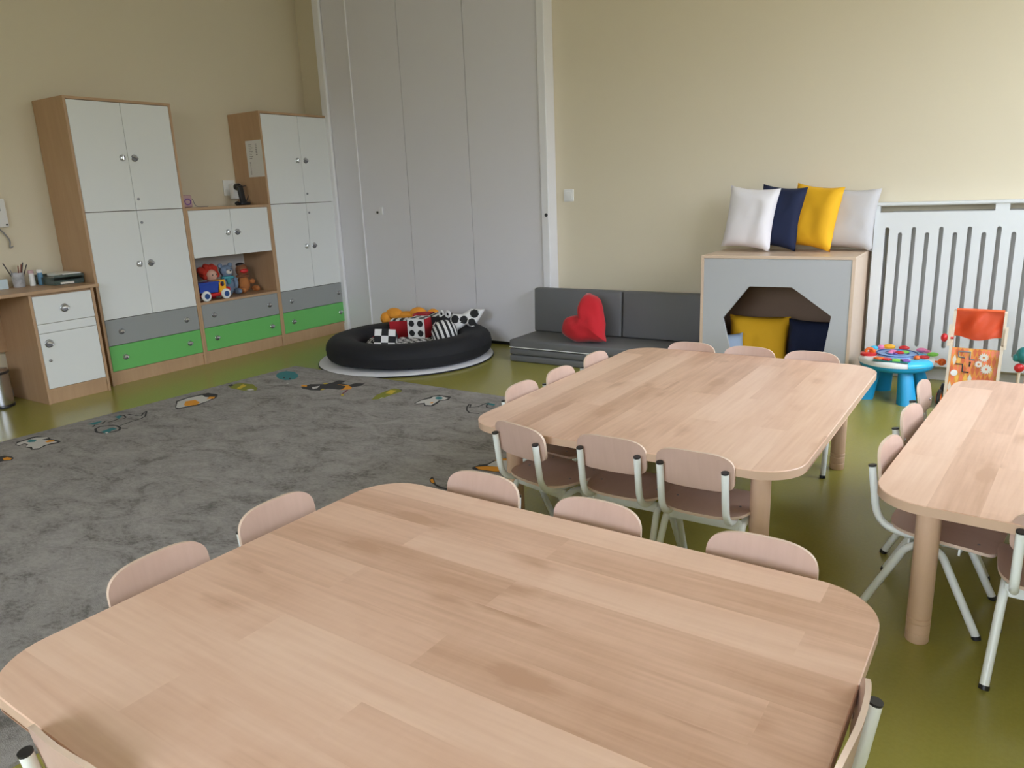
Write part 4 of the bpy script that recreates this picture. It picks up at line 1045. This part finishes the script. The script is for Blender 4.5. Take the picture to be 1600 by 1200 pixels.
# ------------------------------------------------------------------ round activity table
t = thing('toy_activity_table', 'round blue plastic activity table with white top and colourful toys', 'activity table', (4.905, 5.045, 0), math.radians(8))
bm = NB(); lathe(bm, [(.03, .175), (.16, .178), (.185, .186), (.198, .203), (.198, .212), (.19, .214)], (0, 0, 0), 40); finish(bm, 'rim', 'cyan', t, 50)
for k in range(4):
    a = math.radians(22)+PI/2*k; ca, sa = math.cos(a), math.sin(a)
    bm = NB(); rings = []
    for q in range(7):
        u = q/6; z_ = .19*(1-u); d = .118+.05*u; w1, w2 = .036+.014*u, .030+.014*u
        row = []
        for j in range(16):
            b = 2*PI*j/16; x = d+w2*math.copysign(abs(math.cos(b))**.7, math.cos(b)); y = w1*math.copysign(abs(math.sin(b))**.7, math.sin(b))
            row.append(bm.verts.new((x*ca-y*sa, x*sa+y*ca, z_)))
        rings.append(row)
    for q in range(6):
        for j in range(16): bm.faces.new((rings[q][j], rings[q][(j+1) % 16], rings[q+1][(j+1) % 16], rings[q+1][j]))
    bm.faces.new(rings[0]); bm.faces.new(rings[-1][::-1])
    finish(bm, 'leg', 'cyan', t, 60)
bm = NB(); lathe(bm, [(.192, .212), (.202, .214), (.203, .226), (.195, .240), (.175, .247), (.02, .249), (.001, .249)], (0, 0, 0), 48); top = finish(bm, 'table_top', 'white_plastic', t, 60)
for a0, a1 in ((-75, -28), (20, 52)):
    bm = NB(); n = 10; V = []
    for i in range(n+1):
        a = math.radians(a0+(a1-a0)*i/n); V.append([bm.verts.new((r*math.cos(a), r*math.sin(a), z_)) for r, z_ in ((.125, .2495), (.176, .2485), (.197, .2405), (.2055, .228), (.205, .216))])
    for i in range(n):
        for j in range(4): bm.faces.new((V[i][j], V[i+1][j], V[i+1][j+1], V[i][j+1]))
    finish(bm, 'blue_section', 'cyan2', t, 60)
bm = NB(); lathe(bm, [(.112, .2485), (.112, .257), (.108, .259), (.001, .260)], (0, .012, 0), 40); tr = finish(bm, 'play_disc', 'pblue', t, 40)
for r in (.108, .060):
    bm = NB(); tube(bm, [(r*math.cos(a), .012+r*math.sin(a), .260) for a in [2*PI*k/40 for k in range(40)]], .0035, 6, closed=True); finish(bm, 'disc_ring', 'dblue', tr, 60)
def bits(name, mat, lst):
    for c, r in lst:
        bm = NB(); ball(bm, c, r, 0, 14, 9); finish(bm, name, mat, t, 60)
bits('toy_button', 'pink', [((-.022, .03, .266), (.022, .015, .010)), ((-.035, .0, .264), (.014, .01, .008))])
bits('toy_button', 'redp', [((.012, -.002, .266), (.026, .013, .010))]); bits('toy_button', 'greenp', [((.042, .028, .265), (.022, .018, .010))])
bits('toy_button', 'purple', [((-.01, -.02, .263), (.012, .008, .006))])
# piano keys on the camera side
for k, mt in enumerate(('orange', 'redp', 'greenp', 'purple')):
    a = math.radians(-128+17.5*k); bm = NB()
    mt_ = T(.155*math.cos(a), .155*math.sin(a), .250) @ Matrix.Rotation(a+PI/2, 4, 'Z')
    box(bm, -.020, .020, -.026, .024, -.002, .010, .005, seg=3, mat=mt_); finish(bm, 'piano_key', mt, t, 50)
a = math.radians(-100); bm = NB(); box(bm, -.098, .085, -.033, .032, -.004, .0025, .004, mat=T(.153*math.cos(a), .153*math.sin(a), .249) @ Matrix.Rotation(a+PI/2, 4, 'Z')); finish(bm, 'keyboard_panel', 'teal', t, 50)
bm = NB(); lathe(bm, [(.045, .246), (.045, .258), (.04, .262)], (-.15, -.01, 0), 24); finish(bm, 'red_pad', 'redp', t, 50)
bm = NB(); tube(bm, [(-.145+.022*math.cos(q), -.005, .268+.016*math.sin(q)) for q in [2*PI*k/14 for k in range(14)]], .008, 8, closed=True); ball(bm, (-.13, .005, .268), (.02, .014, .012)); finish(bm, 'spinner', 'orange', t, 60)
bits('toy_knob', 'orange', [((.098, -.085, .258), (.018, .018, .014))]); bits('toy_knob', 'redp', [((.135, -.045, .256), (.03, .022, .010)), ((.04, .165, .262), (.03, .014, .014))])
bits('toy_knob', 'yellowp', [((-.04, .165, .266), (.035, .014, .016))]); bits('toy_knob', 'pink', [((-.085, .145, .264), (.02, .016, .016)), ((.13, .10, .266), (.03, .016, .014)), ((.16, .08, .263), (.018, .014, .010))])
bits('toy_knob', 'cyan2', [((-.12, .125, .262), (.022, .016, .014))]); bits('toy_knob', 'greenp', [((.185, .045, .256), (.03, .024, .012))])
bm = NB(); c = Vector((.225, -.055, .235)); tube(bm, [c+Vector((.002*0, .016*math.cos(q), .016*math.sin(q))) for q in [2*PI*k/14 for k in range(14)]], .006, 8, closed=True)
tube(bm, [c+Vector((.016*math.cos(q), 0, .016*math.sin(q))) for q in [2*PI*k/14 for k in range(14)]], .006, 8, closed=True); ball(bm, c, .012); tube(bm, [(.19, -.045, .232), c], .006, 8); finish(bm, 'rattle', 'orange', t, 60)

# ------------------------------------------------------------------ wooden push cart
t = thing('toy_push_cart', 'wooden toy push cart with an orange fabric sling and patterned panel', 'toy cart', (5.290, 4.93, 0), math.radians(-2))
tilt = math.atan2(.10, .50)
def cm(x, s, d=0):     # point on the leaning frame: s along the slope, d out of its plane towards the room
    return Vector((x, .10*0+s*math.sin(tilt)-d*math.cos(tilt)+.0, s*math.cos(tilt)+d*math.sin(tilt)))
for sx in (-1, 1):
    bm = NB(); w = .0065
    prof = [(.025, -.05), (.535, -.016), (.545, 0), (.535, .012), (.36, .014), (.355, .03), (.025, .05)]
    A = [bm.verts.new(cm(sx*.118-w, s, d)) for s, d in prof]; B = [bm.verts.new(cm(sx*.118+w, s, d)) for s, d in prof]
    bm.faces.new(A); bm.faces.new(B[::-1]); n = len(prof)
    for i in range(n): bm.faces.new((A[i], A[(i+1) % n], B[(i+1) % n], B[i]))
    finish(bm, 'side_rail', 'palewood', t)
    bm = NB(); prof = [(.37, .016), (.48, .016), (.49, .026), (.37, .034)]
    A = [bm.verts.new(cm(sx*.131-w, s-.03, d)) for s, d in prof]; B = [bm.verts.new(cm(sx*.131+w, s-.03, d)) for s, d in prof]
    bm.faces.new(A); bm.faces.new(B[::-1]); n = len(prof)
    for i in range(n): bm.faces.new((A[i], A[(i+1) % n], B[(i+1) % n], B[i]))
    finish(bm, 'hinge_block', 'palewood', t)
    for y in (-.02, .14):
        bm = NB(); lathe(bm, [(.045, 0), (.05, .004), (.05, .014), (.045, .018)], (sx*.135-(.018 if sx < 0 else 0), y, .0505), 24, axis='x'); finish(bm, 'wheel', 'black', t, 40)
        bm = NB(); lathe(bm, [(.03, 0), (.03, .0225), (.012, .0275)], (sx*.135-(.0225 if sx < 0 else 0), y, .0505), 20, axis='x'); finish(bm, 'wheel_hub', 'orange', t, 40)
bm = NB(); ball(bm, cm(-.155, .385, .02), (.018, .022, .024), 0); tube(bm, [cm(-.155, .385, .02), cm(-.11, .385, .02)], .006, 8); finish(bm, 'red_knob', 'redp', t, 60)
for s in (.53, .405):
    bm = NB(); tube(bm, [cm(-.115, s, 0), cm(.115, s, 0)], .007, 10); finish(bm, 'crossbar', 'palewood', t, 50)
def sling(u, v):
    x = (u-.5)*.222; s = .542-v*(.140+.022*math.sin(PI*u)**2)
    fold = .016*math.sin(PI*v)*(math.cos((u-.47)*2*PI)*1.0+.4*math.sin(u*14+v*5))+.012*math.sin(PI*u)*v
    return cm(x, s, .012+fold)
bm = NB(); grid(bm, sling, 36, 20); g2 = bmesh.ops.solidify(bm, geom=bm.faces[:], thickness=.002)
finish(bm, 'fabric_sling', 'oranget', t, 60)
bm = NB(); tube(bm, [cm(-.111, .543, .006), cm(.111, .543, .006)], .0085, 12); finish(bm, 'sling_hem', 'oranget', t, 50)
# patterned panel
bm = NB()
P0, P1 = .03, .335
A = [cm(-.111, P0, .0), cm(.111, P0, .0), cm(.111, P1, .0), cm(-.111, P1, .0)]; Bq = [cm(-.111, P0, .012), cm(.111, P0, .012), cm(.111, P1, .012), cm(-.111, P1, .012)]
va = [bm.verts.new(p) for p in A]; vb = [bm.verts.new(p) for p in Bq]
bm.faces.new(va[::-1]); bm.faces.new(vb)
for i in range(4): bm.faces.new((va[i], va[(i+1) % 4], vb[(i+1) % 4], vb[i]))
rnd = random.Random(3)
pcols = [1, 2, 3, 4, 5]
for r in range(5):
    for c in range(11):
        x = -.104+c*.0205+(.010 if r % 2 else 0); s = P1-.018-r*.050
        if x > .104: continue
        col = rnd.choice([1, 1, 2, 3, 5, 5] if x < 0 else [1, 2, 5, 5, 1]); hw = .0098; hh = .031
        pts = [(x, s+hh), (x+hw, s+.004), (x+hw*.6, s-.014), (x, s-hh), (x-hw*.6, s-.014), (x-hw, s+.004)]
        pts = [(max(-.111, min(.111, a)), min(P1, b)) for a, b in pts]
        try: bm.faces.new([bm.verts.new(cm(a, b, .0124+.0001*(c % 2))) for a, b in pts]).material_index = col
        except ValueError: pass
finish(bm, 'pattern_panel', ['r_panel', 'orange', 'yellowp', 'pwhite', 'pamber', 'predor'], t)
def path(name, mat, pts, r):
    bm = NB(); tube(bm, [cm(a, b, .0145) for a, b in pts], r, 8); finish(bm, name, mat, t, 60)
path('groove', 'ink', [(-.075, .285), (-.078, .315), (-.022, .315), (-.022, .275), (.0, .274)], .0042)
path('groove', 'ink', [(-.075, .285), (-.045, .283)], .0042)
path('groove', 'black', [(-.085, .245), (-.052, .245), (-.050, .205), (-.02, .203)], .0038); path('groove', 'black', [(-.018, .262), (-.020, .235)], .0038)
for k, (x, s, r, ph) in enumerate(((.042, .290, .024, 0), (.022, .252, .019, .1), (.060, .228, .027, .2))):
    bm = NB(); n = 26; pts = []
    for j in range(n*2):
        q = 2*PI*j/(n*2)+ph; rr = r if (j % 4) < 2 else r*.74
        pts.append((x+rr*math.cos(q), s+rr*math.sin(q)))
    hole = [(x+.006*math.cos(q), s+.006*math.sin(q)) for q in [2*PI*j/10 for j in range(10)]]
    plate(bm, pts, [hole], lambda u, v, w: cm(u, v, .0135+w+.002*k), .004); finish(bm, 'gear', 'pwhite', t)
bm = NB()
A = []
c = cm(-.088, .195, .020); dn = (cm(0, 0, 1)-cm(0, 0, 0)).normalized(); sn = (cm(0, 1, 0)-cm(0, 0, 0)).normalized()
ra = [bm.verts.new(c+Vector((1, 0, 0))*.017*math.cos(q)+sn*.017*math.sin(q)) for q in [2*PI*k/20 for k in range(20)]]
rb = [bm.verts.new(v.co-dn*.006) for v in ra]; bm.faces.new(ra); bm.faces.new(rb[::-1])
for k in range(20): bm.faces.new((ra[k], ra[(k+1) % 20], rb[(k+1) % 20], rb[k]))
finish(bm, 'clock_disc', 'white_plastic', t, 40)
# push stick toy by the right edge
t = thing('push_toy', 'wooden push toy with teal body and red ball, at the right edge', 'push toy', (5.50, 5.02, 0))
bm = NB(); tube(bm, [(.02, .0, .24), (.06, .06, .56)], .0085, 10); finish(bm, 'stick', 'palewood', t, 50)
bm = NB(); ball(bm, (.06, .06, .565), .02); finish(bm, 'stick_knob', 'palewood', t, 60)
bm = NB(); ball(bm, (.01, 0, .305), (.035, .03, .045), 0, 20, 12); box(bm, -.035, .04, -.02, .02, .27, .31, .012, seg=3); finish(bm, 'toy_body', 'teal', t, 60)
bm = NB(); ball(bm, (-.002, -.01, .237), (.024, .02, .024)); finish(bm, 'red_ball', 'redp', t, 60)
bm = NB(); tube(bm, [(0, 0, .26), (.0, .0, .09)], .008, 10); finish(bm, 'lower_stick', 'palewood', t, 50)
for x in (-.022, .008):
    bm = NB(); lathe(bm, [(.045, 0), (.05, .004), (.05, .010), (.045, .014)], (x, 0, .0505), 24, axis='x'); finish(bm, 'wheel', 'teal', t, 40)

# ------------------------------------------------------------------ toys on the cabinet shelf
zs = .4995
t = thing('toy_truck', 'blue, orange and red toy dump truck on the open cabinet shelf', 'toy truck', (-.055, 4.06, zs))
bm = NB(); box(bm, -.04, .04, -.14, .135, .03, .058, .01); box(bm, -.04, .04, .04, .15, .05, .095, .018, seg=3); finish(bm, 'chassis', 'redp', t, 50)
bm = NB()
plate(bm, [(-.145, .075), (.018, .062), (.035, .145), (-.15, .150)], [], lambda u, v, w: Vector((-.045+w, u, v)), .09); box(bm, -.048, .048, -.155, .045, .140, .152, .003)
finish(bm, 'tipper', 'bluep', t)
bm = NB(); cab = rrect(.035, .098, .055, .158, .02, 4); win = rrect(.048, .086, .105, .145, .010, 3)
plate(bm, cab, [win], lambda u, v, w: Vector((.036+w*.1, u, v)), .08); plate(bm, cab, [win], lambda u, v, w: Vector((-.044+w*.1, u, v)), .08); box(bm, -.036, .036, .036, .040, .06, .15); box(bm, -.04, .042, .04, .095, .152, .158, .002)
box(bm, -.036, .036, .04, .095, .055, .100); finish(bm, 'cab', 'yellowp', t)
for y in (-.10, .085):
    for x in (-.062, .040):
        bm = NB(); lathe(bm, [(.036, 0), (.042, .005), (.042, .018), (.036, .023)], (x, y, .0425), 24, axis='x'); w = finish(bm, 'wheel', 'white_plastic', t, 40)
        bm = NB(); lathe(bm, [(.023, -.001), (.023, .0245)], (x, y, .0425), 20, axis='x'); finish(bm, 'hubcap', 'dblue', w, 40)
t = thing('rag_doll', 'rag doll with bright red hair and a crimson dress on the toy shelf', 'doll', (-.19, 4.14, zs))
bm = NB(); ball(bm, (0, 0, .075), (.05, .055, .075), 0, 18, 12); ball(bm, (.06, -.045, .03), (.06, .025, .028)); ball(bm, (.065, .05, .03), (.06, .025, .028)); ball(bm, (.02, -.055, .10), (.02, .025, .04)); ball(bm, (.03, .06, .085), (.028, .02, .045)); finish(bm, 'dress', 'dollred', t, 70)
bm = NB(); ball(bm, (.01, .01, .185), (.048, .052, .052), 0, 20, 14); ball(bm, (.058, .015, .178), (.008, .008, .008)); ball(bm, (.07, .09, .05), (.016, .016, .016)); finish(bm, 'head', 'skin', t, 70)
bm = NB()
for k in range(26):
    q = PI*2*k/26; y = .062*math.cos(q); z_ = .055*math.sin(q)
    if z_ < -.03: continue
    ball(bm, (.0+.02*math.sin(k*3.1)-.005, y+.005, .205+z_*1.0+.008*math.sin(k*5)), (.026, .024, .024), 0, 8, 6)
ball(bm, (-.02, .0, .205), (.05, .065, .06)); ball(bm, (-.0, -.075, .235), (.03, .032, .03)); ball(bm, (.0, .055, .24), (.028, .028, .026)); finish(bm, 'hair', 'dollhair', t, 70)
bm = NB()
for y in (-.005, .03): ball(bm, (.056, y, .192), (.004, .005, .007), 0, 8, 6)
finish(bm, 'eye', 'black', t, 60)
t = thing('teddy_bear', 'blue-grey teddy bear with a cream muzzle sitting on the toy shelf', 'teddy bear', (-.20, 4.315, zs))
bm = NB(); ball(bm, (0, 0, .08), (.05, .055, .08), 0, 18, 12); ball(bm, (.055, -.05, .03), (.055, .026, .026)); ball(bm, (.055, .05, .03), (.055, .026, .026)); ball(bm, (.03, -.055, .105), (.022, .02, .045)); ball(bm, (.03, .06, .10), (.022, .02, .05))
ball(bm, (.0, 0, .205), (.05, .056, .052), 0, 18, 12); ball(bm, (-.005, -.048, .252), (.014, .022, .022)); ball(bm, (-.005, .048, .252), (.014, .022, .022)); finish(bm, 'torso', 'bearblue', t, 80)
bm = NB(); ball(bm, (.045, -.005, .20), (.022, .026, .02)); finish(bm, 'muzzle', 'muzzle', t, 80)
bm = NB(); ball(bm, (.066, -.005, .209), (.006, .009, .006)); ball(bm, (.045, -.022, .224), .005); ball(bm, (.045, .018, .224), .005); finish(bm, 'nose', 'black', t, 80)
bm = NB(); tube(bm, [(.038*math.cos(q)+.005, .045*math.sin(q), .15) for q in [2*PI*k/16 for k in range(16)]], .014, 8, closed=True); ball(bm, (.05, -.02, .125), (.014, .02, .03)); finish(bm, 'scarf', 'bearteal', t, 70)
t = thing('plush_monkey', 'orange-brown plush with a red collar at the right of the toy shelf', 'plush toy', (-.20, 4.475, zs))
bm = NB(); ball(bm, (0, 0, .075), (.05, .055, .075), 0, 18, 12); ball(bm, (.05, .085, .03), (.05, .024, .024)); ball(bm, (.01, .085, .09), (.02, .03, .022)); ball(bm, (.04, -.05, .028), (.05, .026, .026)); finish(bm, 'torso', 'brownplush', t, 80)
bm = NB(); ball(bm, (0, 0, .195), (.048, .056, .058), 0, 18, 12); tube(bm, [(.042*math.cos(q), .05*math.sin(q), .145) for q in [2*PI*k/16 for k in range(16)]], .010, 8, closed=True); finish(bm, 'head', 'brownhead', t, 80)
bm = NB(); ball(bm, (.035, -.005, .19), (.026, .040, .020)); finish(bm, 'beak', 'redp', t, 80)
bm = NB(); ball(bm, (-.01, -.005, .243), (.035, .04, .018)); finish(bm, 'cap', 'black', t, 80)
t = thing('soft_ball_toy', 'small green and cream soft toy behind the toy truck on the shelf', 'soft toy', (-.28, 3.985, zs))
bm = NB(); ball(bm, (0, 0, .06), (.04, .06, .06), 0); finish(bm, 'torso', 'muzzle', t, 80)
bm = NB(); ball(bm, (.02, .03, .13), (.03, .035, .03), 0); finish(bm, 'head', 'greenp2', t, 80)
bm = NB(); ball(bm, (.01, -.06, .165), (.02, .022, .032), 0); finish(bm, 'ear', 'smoke', t, 80)
